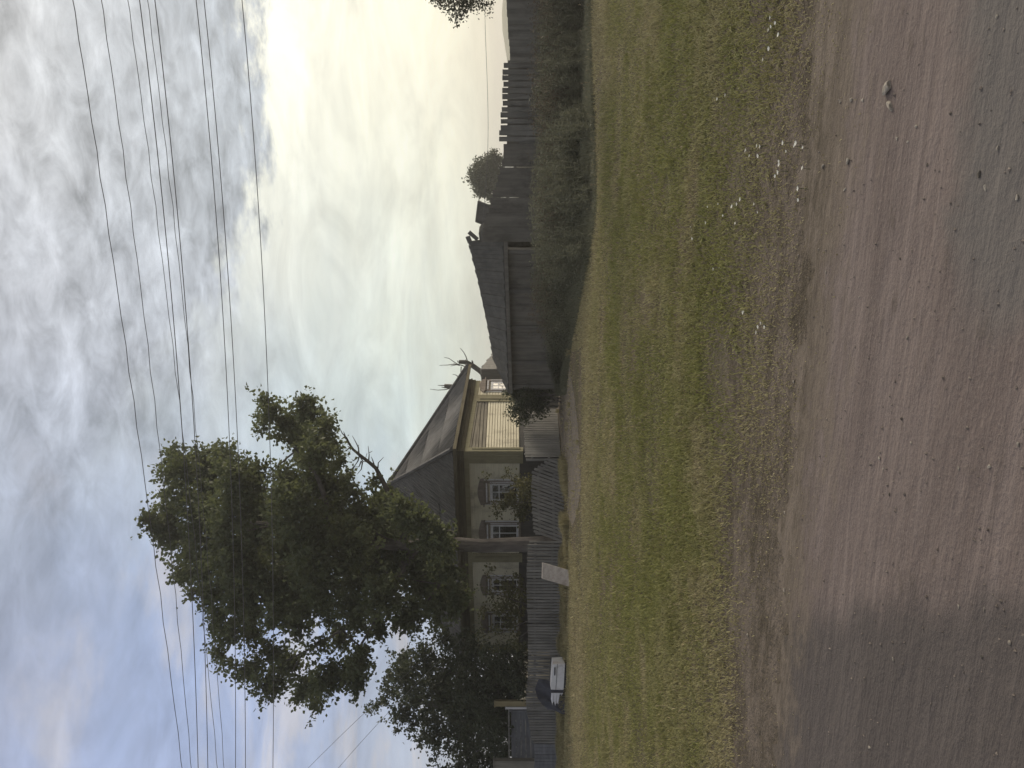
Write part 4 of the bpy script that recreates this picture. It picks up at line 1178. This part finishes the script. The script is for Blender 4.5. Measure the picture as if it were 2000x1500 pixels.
def leaf_cloud(name, clumps, twigs, per, size, mat, root, seed, twig_r=0.20, flat=0.85, droop=0.35, sprig=0.0, sprig_len=.62):
    """clumps: rows (x, y, z, r). Leaves sit in small sprays around twig ends that fill each clump, more of them towards its skin"""
    r_ = np.random.default_rng(seed)
    cl = np.asarray(clumps, float)
    vol = cl[:, 3] ** 2
    nt_ = np.maximum(3, (twigs * vol / vol.mean()).astype(int))
    idx = np.repeat(np.arange(len(cl)), nt_)
    d = r_.normal(size=(len(idx), 3)); d /= np.linalg.norm(d, axis=1)[:, None]
    rad = r_.random(len(idx)) ** (1 / 2.2)
    c = cl[idx, :3] + d * (rad * cl[idx, 3])[:, None] * np.array([1, 1, flat])
    tw = np.repeat(np.arange(len(c)), per)
    sp_ = twig_r * (0.5 + r_.random(len(c)))[tw]
    # sprays are longish: along the outward direction of the twig
    dd = d[tw]
    p = c[tw] + np.clip(r_.normal(size=(len(tw), 3)), -1.6, 1.6) * sp_[:, None] * 0.55 + dd * (np.clip(r_.normal(size=len(tw)), -1.5, 1.3) * sp_ * 0.8)[:, None]
    if sprig:
        # long shoots that stand out from the skin of the clumps, mostly upwards
        sk = np.where((r_.random(len(c)) < sprig) & (rad > .55))[0]
        dv = d[sk] + r_.normal(size=(len(sk), 3)) * .35; dv[:, 2] += .55; dv /= np.linalg.norm(dv, axis=1)[:, None]
        ln = sprig_len * (.4 + .9 * r_.random(len(sk))); kk = 13
        si = np.repeat(np.arange(len(sk)), kk); tt = r_.random(len(si))
        p2 = c[sk][si] + dv[si] * (ln[si] * tt)[:, None] + r_.normal(size=(len(si), 3)) * .045
        p = np.concatenate([p, p2]); dd = np.concatenate([dd, dv[si]]); tw = np.concatenate([tw, sk[si]])
    n = len(p)
    ax = r_.normal(size=(n, 3)) + dd * 0.8; ax[:, 2] -= droop; ax /= np.linalg.norm(ax, axis=1)[:, None]
    sd_ = np.cross(ax, r_.normal(size=(n, 3))); sd_ /= np.linalg.norm(sd_, axis=1)[:, None]
    nn = np.cross(ax, sd_)
    L = size * (0.65 + 0.7 * r_.random(n)); Wd = L * (0.30 + 0.14 * r_.random(n))
    a = p; t = p + ax * L[:, None]; m = p + ax * (L * 0.45)[:, None]
    l = m + sd_ * Wd[:, None] + nn * (Wd * .35)[:, None]; rr = m - sd_ * Wd[:, None] + nn * (Wd * .35)[:, None]
    q = np.stack([a, l, t, rr], 1).reshape(-1, 3)
    tint = np.clip(0.45 + 0.26 * r_.normal(size=len(cl))[idx][tw] + 0.16 * r_.normal(size=len(c))[tw] + 0.15 * r_.normal(size=n), 0, 1)
    return np_mesh(name, q, 4, mat, root, attr=tint)


def clumps_px(rows, Y, depth, seed, ysc=1.0):
    rnd = random.Random(seed); out_ = []
    for row in rows:
        tx, ty, rp = row[:3]
        Yc = Y + rnd.uniform(-depth, depth) * min(1, rp / 45) + (row[3] if len(row) > 3 else 0)
        q = P(tx, ty, Yc); out_.append((q.x, q.y, q.z, rp / FPX * Yc))
    return out_


def curve(a, b_, bend, n=6):
    a = Vector(a); b_ = Vector(b_)
    return [a.lerp(b_, i / n) + bend * math.sin(math.pi * i / n) for i in range(n + 1)]


def px_tube(mb, pts, r0, r1, Y, dY=0.0, n=7):
    k = len(pts)
    P3 = [P(tx, ty, Y + dY * i / max(1, k - 1)) for i, (tx, ty) in enumerate(pts)]
    mb.tube(P3, [r0 + (r1 - r0) * i / max(1, k - 1) for i in range(k)], n, .04)


# --- the big tree in front of the house
big_rows = [(283, 1013, 14), (300, 1022, 20), (318, 1032, 26), (335, 1005, 28), (350, 1050, 34), (340, 893, 24), (352, 925, 34), (345, 965, 22), (395, 900, 36), (440, 893, 28), (400, 955, 45), (460, 935, 45),
            (390, 1010, 46), (450, 1000, 50), (420, 1060, 45), (372, 1080, 24), (346, 1120, 13), (368, 1122, 22), (400, 1112, 36), (380, 1158, 15), (408, 1166, 26), (450, 1090, 50), (440, 1140, 40), (425, 1200, 22), (420, 1230, 15),
            (450, 1235, 28), (425, 1275, 14), (440, 1292, 12), (480, 1180, 42), (490, 1130, 52), (500, 1060, 60), (510, 1000, 55), (498, 935, 32), (490, 1235, 30), (466, 1310, 16), (492, 1312, 26), (528, 1340, 30),
            (558, 1303, 34), (530, 1275, 24), (600, 1340, 34), (618, 1378, 14), (640, 1325, 34), (680, 1312, 34), (700, 1342, 16), (700, 1285, 28), (545, 1195, 38), (560, 1140, 56), (570, 1070, 62), (570, 990, 58),
            (558, 940, 34), (518, 786, 14), (528, 800, 22), (514, 828, 17), (553, 830, 27), (592, 786, 17), (600, 812, 31), (580, 850, 33), (630, 832, 20), (643, 824, 12), (610, 880, 38), (640, 868, 28), (618, 930, 46),
            (662, 900, 14), (648, 960, 46), (688, 960, 20), (640, 1020, 58), (620, 1090, 62), (622, 1150, 42), (680, 1060, 58), (692, 1130, 52), (690, 1200, 36), (600, 1180, 36), (662, 1245, 24), (580, 1220, 30), (640, 1185, 26), (625, 1255, 16), (722, 1010, 46), (745, 975, 22), (735, 942, 13), (757, 955, 12),
            (760, 1045, 50), (740, 1100, 55), (745, 1165, 46), (740, 1225, 24), (790, 1010, 34), (770, 990, 20), (800, 1085, 50), (820, 1140, 50), (860, 1105, 30), (868, 1150, 34), (800, 1200, 40), (850, 1195, 28), (898, 1165, 22), (895, 1120, 14), (888, 1200, 14)]
lit_rows = [(783, 990, 18, -1.5), (806, 1003, 22, -1.5), (826, 1018, 22, -1.5), (850, 1035, 22, -1.5), (868, 1052, 20, -1.5), (838, 1050, 26, -1), (880, 1070, 12, -1)]
tree = thing("broadleaf_tree", P(1085, 1064, 25.0) * 1.0, "tall broadleaf tree with a wide ragged crown in front of the wooden house", "tree")
bc = [(x_, y_, z_, r_ * .88) for x_, y_, z_, r_ in clumps_px(big_rows, 25.0, 2.4, 5)]
leaf_cloud("crown", bc + clumps_px(lit_rows, 24.5, .4, 6), 72, 13, .130, m_leaf, tree, 21, twig_r=.18, sprig=.30, sprig_len=.50)
mb = MB(); Yt = 25.0
mb.tube([P(1100, 1062, Yt), P(1060, 1063, Yt), P(1000, 1064, Yt), P(940, 1066, Yt), P(880, 1062, Yt), P(800, 1066, Yt), P(720, 1060, Yt), P(640, 1050, Yt), P(560, 1040, Yt)], [.30, .255, .235, .225, .215, .20, .17, .14, .09], 12, .05)
mb.build("trunk", m_bark, tree)
for i, (f_, tgt) in enumerate([((800, 1066), (640, 930)), ((820, 1065), (560, 1290)), ((760, 1062), (420, 940)), ((720, 1060), (450, 1200)), ((800, 1065), (680, 1300)), ((640, 1050), (330, 1030)), ((640, 1050), (560, 860)), ((850, 1063), (830, 1180)), ((880, 1062), (850, 1035))]):
    a_ = P(*f_, Yt); b2 = P(*tgt, Yt + random.uniform(-1.5, 1.5)); mb = MB()
    pts = curve(a_, b2, Vector((random.uniform(-.5, .5), random.uniform(-.4, .4), -.35)), 8)
    mb.tube(pts, [.12 - .095 * k / 8 for k in range(9)], 7, .06)
    for k in (3, 5, 7):
        q = pts[k] + Vector((random.uniform(-1.2, 1.2), random.uniform(-1, 1), random.uniform(.2, 1.3))); mb.tube(curve(pts[k], q, Vector((0, 0, .1)), 4), [.035, .03, .024, .018, .01], 5)
    mb.build("branch", m_bark, tree)
# its dead limb reaching out beside the roof peak
mb = MB(); Yd = 24.6
px_tube(mb, [(850, 1035), (800, 998), (768, 975), (752, 948), (741, 927), (734, 914), (720, 902)], .11, .055, Yd)
px_tube(mb, [(720, 902), (702, 888), (690, 878), (683, 868), (676, 854)], .055, .03, Yd)
px_tube(mb, [(676, 854), (669, 847), (662, 834)], .022, .008, Yd)
for pts in ([(675, 855), (673, 848), (671, 843)], [(690, 878), (683, 874), (679, 871)], [(684, 874), (677, 879), (669, 885)], [(701, 886), (700, 874), (694, 862), (688, 851)], [(702, 890), (699, 901), (692, 911), (689, 920)], [(692, 911), (687, 916), (683, 918)],
            [(704, 893), (709, 901), (719, 903)], [(708, 902), (706, 916), (698, 926)], [(706, 900), (701, 912), (693, 912)], [(720, 901), (721, 888), (719, 871)], [(722, 884), (727, 881)], [(731, 909), (728, 899), (725, 892)],
            [(738, 914), (739, 904), (749, 893)], [(714, 895), (717, 885)], [(697, 895), (690, 900), (687, 897)]):
    r0_ = .026 if len(pts) > 2 else .012
    px_tube(mb, pts, r0_, .007, Yd, random.uniform(-.3, .3), 5)
mb.build("dead_branch", m_branch, tree)

# --- dark tree on the left
dark_rows = [(728, 1388, 9), (742, 1375, 14), (762, 1352, 20), (757, 1318, 14), (790, 1330, 40), (790, 1395, 34), (786, 1290, 22), (826, 1285, 34), (840, 1350, 55), (832, 1420, 36), (850, 1452, 16), (868, 1245, 24), (880, 1300, 50), (890, 1370, 58),
             (882, 1432, 40), (846, 1478, 10), (918, 1275, 34), (930, 1335, 55), (930, 1400, 55), (925, 1462, 42), (965, 1305, 36), (972, 1350, 46), (966, 1420, 42), (975, 1475, 38), (1000, 1318, 20), (1003, 1350, 26), (905, 1492, 26), (955, 1520, 50),
             (868, 1508, 14), (965, 1400, 40), (1000, 1440, 30), (1000, 1500, 34)]
t2 = thing("dark_tree", P(1080, 1395, 29.5), "dense dark green tree at the left corner of the house above the yard gate", "tree")
leaf_cloud("crown", clumps_px(dark_rows, 29.2, 1.6, 9), 70, 14, .12, m_leaf_d, t2, 33, twig_r=.16, sprig=.12, sprig_len=.45)
mb = MB(); mb.tube([P(1088, 1392, 29.5), P(1020, 1394, 29.5), P(960, 1390, 29.5), P(880, 1380, 29.5), P(800, 1368, 29.5)], [.28, .24, .2, .14, .06], 10, .06); mb.build("trunk", m_bark, t2)
for tgt in ((850, 1300), (870, 1450), (920, 1280), (930, 1470)):
    mb = MB(); pts = curve(P(980, 1391, 29.5), P(*tgt, 29.2), Vector((0, .3, -.3)), 6); mb.tube(pts, [.10 - .013 * k for k in range(7)], 7, .05); mb.build("branch", m_bark, t2)

# --- round tree far behind the fences
far_rows = [(925, 345, 14), (945, 340, 26), (940, 365, 18), (962, 355, 20), (965, 312, 16), (930, 325, 12), (930, 348, 9), (938, 330, 12), (948, 322, 13), (936, 365, 12), (945, 350, 20), (958, 335, 15), (955, 368, 15), (965, 350, 16), (940, 378, 8), (966, 385, 8), (952, 310, 5), (962, 306, 9), (972, 312, 9), (968, 325, 10), (978, 340, 14), (980, 370, 12), (955, 384, 8)]
Yf = 62.0
t3 = thing("round_tree", P(1027, 345, Yf), "small round-crowned tree standing far behind the dark board fence", "tree")
leaf_cloud("crown", clumps_px(far_rows, Yf, 1.0, 10), 38, 12, .19, m_leaf_far, t3, 44, twig_r=.24)
mb = MB(); mb.tube([P(1027, 347, Yf), P(990, 346, Yf), P(950, 345, Yf)], [.22, .17, .08], 8, .05)
mb.tube([P(990, 346, Yf), P(968, 318, Yf)], [.09, .04], 6); mb.build("trunk", m_bark, t3)

# --- tree at the right edge, only its lowest sprays are in view
edge_rows = [(862, 3, 16), (876, 8, 16), (895, 12, 18), (890, 32, 10), (892, 44, 6), (912, 10, 18), (905, 24, 12), (930, 4, 16), (948, 10, 11), (952, 22, 7), (960, 6, 8), (848, 2, 8), (882, 24, 11), (900, -30, 40), (860, -40, 45), (935, -30, 40), (880, -90, 70), (930, -110, 60), (820, -110, 80), (860, -170, 80)]
Ye = 17.5
t4 = thing("edge_tree", g(-140, Ye), "tree at the right frame edge with leafy sprays hanging over the low fence", "tree")
leaf_cloud("crown", clumps_px(edge_rows, Ye, .7, 12), 80, 10, .052, m_leaf_edge, t4, 55, twig_r=.075)
mb = MB(); mb.tube([g(-140, Ye), P(950, -138, Ye), P(880, -120, Ye), P(800, -110, Ye)], [.19, .16, .12, .05], 9, .05); mb.build("trunk", m_bark, t4)
mb = MB(); mb.tube(curve(P(915, -130, Ye), P(893, 30, Ye), Vector((0, 0, .25)), 7), [.06 - .007 * k for k in range(8)], 6, .05); mb.tube(curve(P(905, -60, Ye), P(945, 10, Ye), Vector((0, 0, .1)), 5), [.025, .022, .018, .014, .01, .006], 5); mb.build("branch", m_bark, t4)

# --- lopped dead tree at the sunny corner of the house
lp = thing("lopped_tree", P(1045, 742, 37.5), "dead lopped tree with two sawn-off limbs rising behind the end of the house roof", "tree")
mb = MB(); Yl = 37.5
px_tube(mb, [(1044, 742), (1020, 742), (985, 744), (958, 745)], .26, .22, Yl); mb.build("trunk", m_branch, lp)
mb = MB(); px_tube(mb, [(962, 746), (944, 753), (930, 757), (912, 759), (896, 757), (882, 755), (868, 754)], .15, .105, Yl, n=9); mb.build("limb", m_lopped, lp)
mb = MB(); px_tube(mb, [(962, 743), (950, 736), (938, 725), (924, 715), (914, 709), (905, 707), (896, 707)], .15, .095, Yl, n=9)
px_tube(mb, [(922, 712), (923, 707), (921.5, 704)], .06, .025, Yl); mb.build("limb", m_lopped, lp)
mb = MB()
for pts in ([(884, 757), (870, 761), (855, 762), (840, 760)], [(872, 753), (862, 753), (855, 752.5)], [(868, 757), (862, 756)], [(899, 741), (892, 733), (884, 731)], [(913, 718), (903, 714), (893, 711), (884, 705), (877, 700), (868, 698)], [(893, 712), (880, 715)], [(898, 714), (888, 711), (875, 713), (858, 713.5)],
            [(901, 716), (900, 727), (901, 736)], [(913, 706), (910, 696), (905, 687), (899, 680)], [(910, 705), (909, 702)], [(895, 708), (893, 704)], [(906, 738), (901, 737)]):
    px_tube(mb, pts, .030, .012, Yl - .1, 0, 5)
mb.build("twig", m_branch, lp)

# --- shrubs along the house
def shrub(name, label, rows, Y, depth, size, mat, seed, tw=26, per=10, stems=5, base=None, twr=.13):
    b0 = base or g(sum(r[1] for r in rows) / len(rows), Y)
    o = thing(name, b0, label, "shrub")
    c = clumps_px(rows, Y, depth, seed); leaf_cloud("foliage", c, tw, per, size, mat, o, seed, twig_r=twr)
    mb = MB()
    for k in range(stems):
        q = c[(k * 3) % len(c)]; mb.tube(curve(b0 + Vector((random.uniform(-.25, .25), random.uniform(-.15, .15), 0)), Vector(q[:3]), Vector((random.uniform(-.1, .1), 0, 0)), 5), [.028, .025, .022, .018, .014, .008], 5)
    mb.build("stem", m_bark, o)
    return o


shrub("garden_shrub", "tall leafy shrub covering the two left windows of the house front", [(958, 1118, 12), (985, 1140, 18), (1003, 1158, 24), (955, 1155, 15), (975, 1185, 22), (1008, 1200, 24), (945, 1196, 12), (990, 1216, 17), (968, 1225, 12), (1008, 1250, 20), (1012, 1128, 14), (935, 1225, 9), (942, 1252, 9), (970, 1258, 12), (990, 1175, 20), (1018, 1170, 22)], 26.6, .5, .10, m_leaf_bush, 61, tw=13, per=9)
shrub("garden_shrub", "thin olive shrub in front of the window nearest the house corner", [(1000, 975, 16), (1020, 958, 13), (1018, 1000, 16), (985, 988, 10), (1010, 940, 9), (1026, 980, 16), (965, 985, 6), (972, 1005, 7), (950, 930, 5), (990, 925, 6)], 26.0, .3, .085, m_leaf_bush, 62, tw=22, per=9)
shrub("garden_shrub", "yellowish bush peeping over the leaning fence beside the dark gap", [(1022, 945, 8), (1030, 955, 10), (1034, 943, 9), (1040, 965, 12)], 25.3, .15, .07, m_leaf_bush, 63, tw=26, per=10, stems=3)
shrub("garden_shrub", "broad dark bush between the pale picket fence and the dark gate", [(1008, 775, 12), (1003, 800, 12), (1014, 818, 8), (1025, 790, 18), (1033, 768, 18), (1046, 782, 20), (1056, 798, 15), (1060, 765, 15), (1012, 755, 13), (1022, 748, 12), (1000, 760, 8), (1030, 812, 10), (990, 770, 7)], 26.3, .5, .075, m_leaf_d, 64, tw=40, per=11)
shrub("garden_shrub", "dark scrub at the left end of the house under the dark tree", [(985, 1275, 20), (1005, 1290, 22), (970, 1290, 18), (1015, 1310, 22), (990, 1320, 26), (1015, 1345, 20), (950, 1272, 14), (1020, 1275, 18)], 27.2, .4, .10, m_leaf_d, 65, tw=36, per=11)

# --- tall weeds in front of the shed and board fences (one mass)
def weeds(name, n, seed, label):
    r_ = np.random.default_rng(seed)
    ty = -130 + 880 * r_.random(n)
    back = np.interp(ty, [-130, 0, 280, 470, 620, 700, 745], [19.2, 19.9, 21.0, 21.7, 23.5, 24.6, 25.3])
    front = np.interp(ty, [-130, 0, 200, 400, 480, 560, 640, 700, 745], [17.4, 17.6, 17.0, 16.4, 17.4, 19.0, 21.5, 23.6, 25.0]) + 1.9 * (vnoise(ty * .021 + 5, ty * 0, seed + 1) - .6) + .8 * (vnoise(ty * .09, ty * 0, seed + 2) - .5)
    f = r_.random(n)
    Y = front + (back - front) * f
    x = (750 - ty) / FPX * Y
    cl_ = vnoise(x * 1.1 + 40, Y * 1.1, seed)
    fade = np.interp(ty, [-130, 560, 660, 745], [1, 1, .62, .35])
    ht = (0.22 + 0.80 * np.clip(f * 1.9, 0, 1) ** .8 + 0.28 * (cl_ - .45)) * fade * (0.65 + .5 * r_.random(n))
    ht = np.minimum(ht, np.interp(ty, [-130, 100, 300, 470, 600, 745], [1.25, 1.30, 1.36, 1.40, 1.35, 1.2]))
    ht = np.clip(ht, .12, 1.4)
    la = r_.random(n) * 2 * np.pi; le = 0.22 * ht * r_.random(n)
    tx_, ty_ = np.cos(la) * le, np.sin(la) * le
    quads = []; tints = []
    # stems
    a = r_.random(n) * np.pi; w = .006 + .004 * r_.random(n)
    wx, wy = np.cos(a) * w, np.sin(a) * w; z = np.zeros(n)
    quads.append(np.stack([np.stack([x - wx, Y - wy, z], 1), np.stack([x + wx, Y + wy, z], 1), np.stack([x + tx_ + wx * .4, Y + ty_ + wy * .4, ht], 1), np.stack([x + tx_ - wx * .4, Y + ty_ - wy * .4, ht], 1)], 1))
    tints.append(.35 + .3 * r_.random(n))
    for k in range(15):
        s_ = (k + r_.random(n)) / 15 * .95 + .05
        px_, py_, pz = x + tx_ * s_, Y + ty_ * s_, ht * s_
        d = r_.random(n) * 2 * np.pi; up = -.15 + 1.3 * r_.random(n)
        L = (.08 + .12 * r_.random(n)) * (1.15 - .55 * s_) * (.5 + .5 * ht); Wd = L * (.11 + .13 * r_.random(n))
        ax = np.stack([np.cos(d), np.sin(d), up], 1); ax /= np.linalg.norm(ax, axis=1)[:, None]
        sd_ = np.cross(ax, np.array([0, 0, 1.])); sd_ /= np.linalg.norm(sd_, axis=1)[:, None]
        sd_ = sd_ + (r_.random(n)[:, None] - .5) * np.array([0, 0, 1.2])
        p0 = np.stack([px_, py_, pz], 1); m = p0 + ax * (L * .5)[:, None]
        quads.append(np.stack([p0, m + sd_ * Wd[:, None], p0 + ax * L[:, None] - np.array([0, 0, .25]) * L[:, None], m - sd_ * Wd[:, None]], 1))
        tints.append(np.clip(.25 + .5 * cl_ + .2 * r_.normal(size=n), 0, 1))
    q = np.concatenate(quads).reshape(-1, 3)
    return props(np_mesh(name, q, 4, m_weed, attr=np.concatenate(tints)), label, "weeds", kind='stuff')


weeds("tall_weeds", 8500, 71, "tall overgrown weeds along the dark fences and the long shed")

# brown dock and nettle stalks standing among them
n = 1500
ty = -130 + 800 * rng.random(n); Yw = np.interp(ty, [-130, 0, 280, 470, 620, 700], [18.2, 18.6, 18.6, 18.9, 22.2, 24.2]) + 1.6 * (rng.random(n) - .35)
x = (750 - ty) / FPX * Yw; cl_ = vnoise(x * .9 + 5, Yw, 99); kp = rng.random(n) < cl_ * 1.3 - .15
x, Yw, cl_ = x[kp], Yw[kp], cl_[kp]; n = len(x)
hh = .65 + .60 * rng.random(n) * (.5 + cl_)
hh = np.minimum(hh, 1.35)
v = blades(x, Yw, hh, .006 + .004 * rng.random(n), .12 + .25 * rng.random(n)); top = v.reshape(-1, 8, 3)[:, 6]
hs = []
for k in range(10):
    o_ = rng.normal(size=(n, 3)) * np.array([.03, .03, .07]) - np.array([0, 0, .08])
    q0 = top + o_; dv = rng.normal(size=(n, 3)) * .018
    sv = rng.normal(size=(n, 3)) * .014
    hs.append(np.stack([q0, q0 + sv, q0 + dv + sv, q0 + dv], 1).reshape(-1, 3))
props(np_mesh("dock_stalks", np.concatenate([v] + hs), 4, wood("brown_stalk", (0.10, 0.078, 0.055), (0.20, 0.165, 0.115), stretch=(1, 1, 1), scale=2)), "brown flowering dock stalks standing in the tall weeds", "weeds", kind='stuff')

# a fringe of rough grass where the weeds meet the verge
n = 30000
ty = -130 + 900 * rng.random(n)
fy_ = np.interp(ty, [-130, 0, 200, 400, 480, 560, 640, 700, 770], [17.4, 17.6, 17.0, 16.4, 17.4, 19.0, 21.5, 23.6, 25.0])
Yf_ = fy_ + .9 - 2.2 * rng.random(n) ** 1.5
x = (750 - ty) / FPX * Yf_
nn_ = vnoise(x * 1.2 + 60, Yf_ * 1.1, 95)
h = (.05 + .34 * nn_ ** 1.6 * np.clip((Yf_ - fy_ + 1.4) / 1.6, .2, 1) + .08 * rng.random(n))
v = blades(x, Yf_, h, .004 + .005 * rng.random(n), .3 + .7 * rng.random(n))
props(np_mesh("fringe_grass", v, 4, m_weed, attr=np.repeat(rng.random(n) * .8, 2)), "uneven taller grass in front of the tall weeds", "grass", kind='stuff')

# nettles and rough grass at the foot of the picket fences (one mass)
n = 26000
f = rng.random(n); ty = 800 + 720 * f
Yf_ = np.interp(ty, [800, 893, 905, 1062, 1452, 1520], [27.9, 25.9, 24.6, 24.0, 26.0, 26.3]) - .06 - 1.15 * rng.random(n) ** 2
x = (750 - ty) / FPX * Yf_
keep = vnoise(x * 1.3 + 50, Yf_ * .5, 91) + .25 * rng.random(n) > np.interp(ty, [800, 960, 1010, 1520], [.75, .70, .35, .32])
x, Yf_, ty = x[keep], Yf_[keep], ty[keep]
h = (.06 + .26 * vnoise(x * 1.9 + 9, Yf_, 92) ** 2 + .08 * rng.random(len(x)))
v = blades(x, Yf_, h, .006 + .005 * rng.random(len(x)), .3 + .5 * rng.random(len(x)))
props(np_mesh("rough_grass", v, 4, m_grass, attr=np.repeat(rng.random(len(x)) * .6, 2)), "rough taller grass at the foot of the picket fences", "grass", kind='stuff')

# ------------------------------------------------------------------ thin haze, added to lift the dark tones like window glare
m_added_haze = bpy.data.materials.new("added_haze"); m_added_haze.use_nodes = True
nt = NT(m_added_haze.node_tree)
for n_ in list(nt.n): nt.n.remove(n_)
o_ = nt.node('ShaderNodeOutputMaterial'); v_ = nt.node('ShaderNodeVolumePrincipled')
v_.inputs['Color'].default_value = (0.96, 0.95, 0.92, 1); v_.inputs['Density'].default_value = 0.0016; v_.inputs['Anisotropy'].default_value = 0.5
nt.l.new(v_.outputs[0], o_.inputs['Volume'])
mb = MB(); mb.box((0, 400, 10), (2260, 1460, 24)); hz = mb.build("added_haze", m_added_haze); props(hz, kind='stuff')
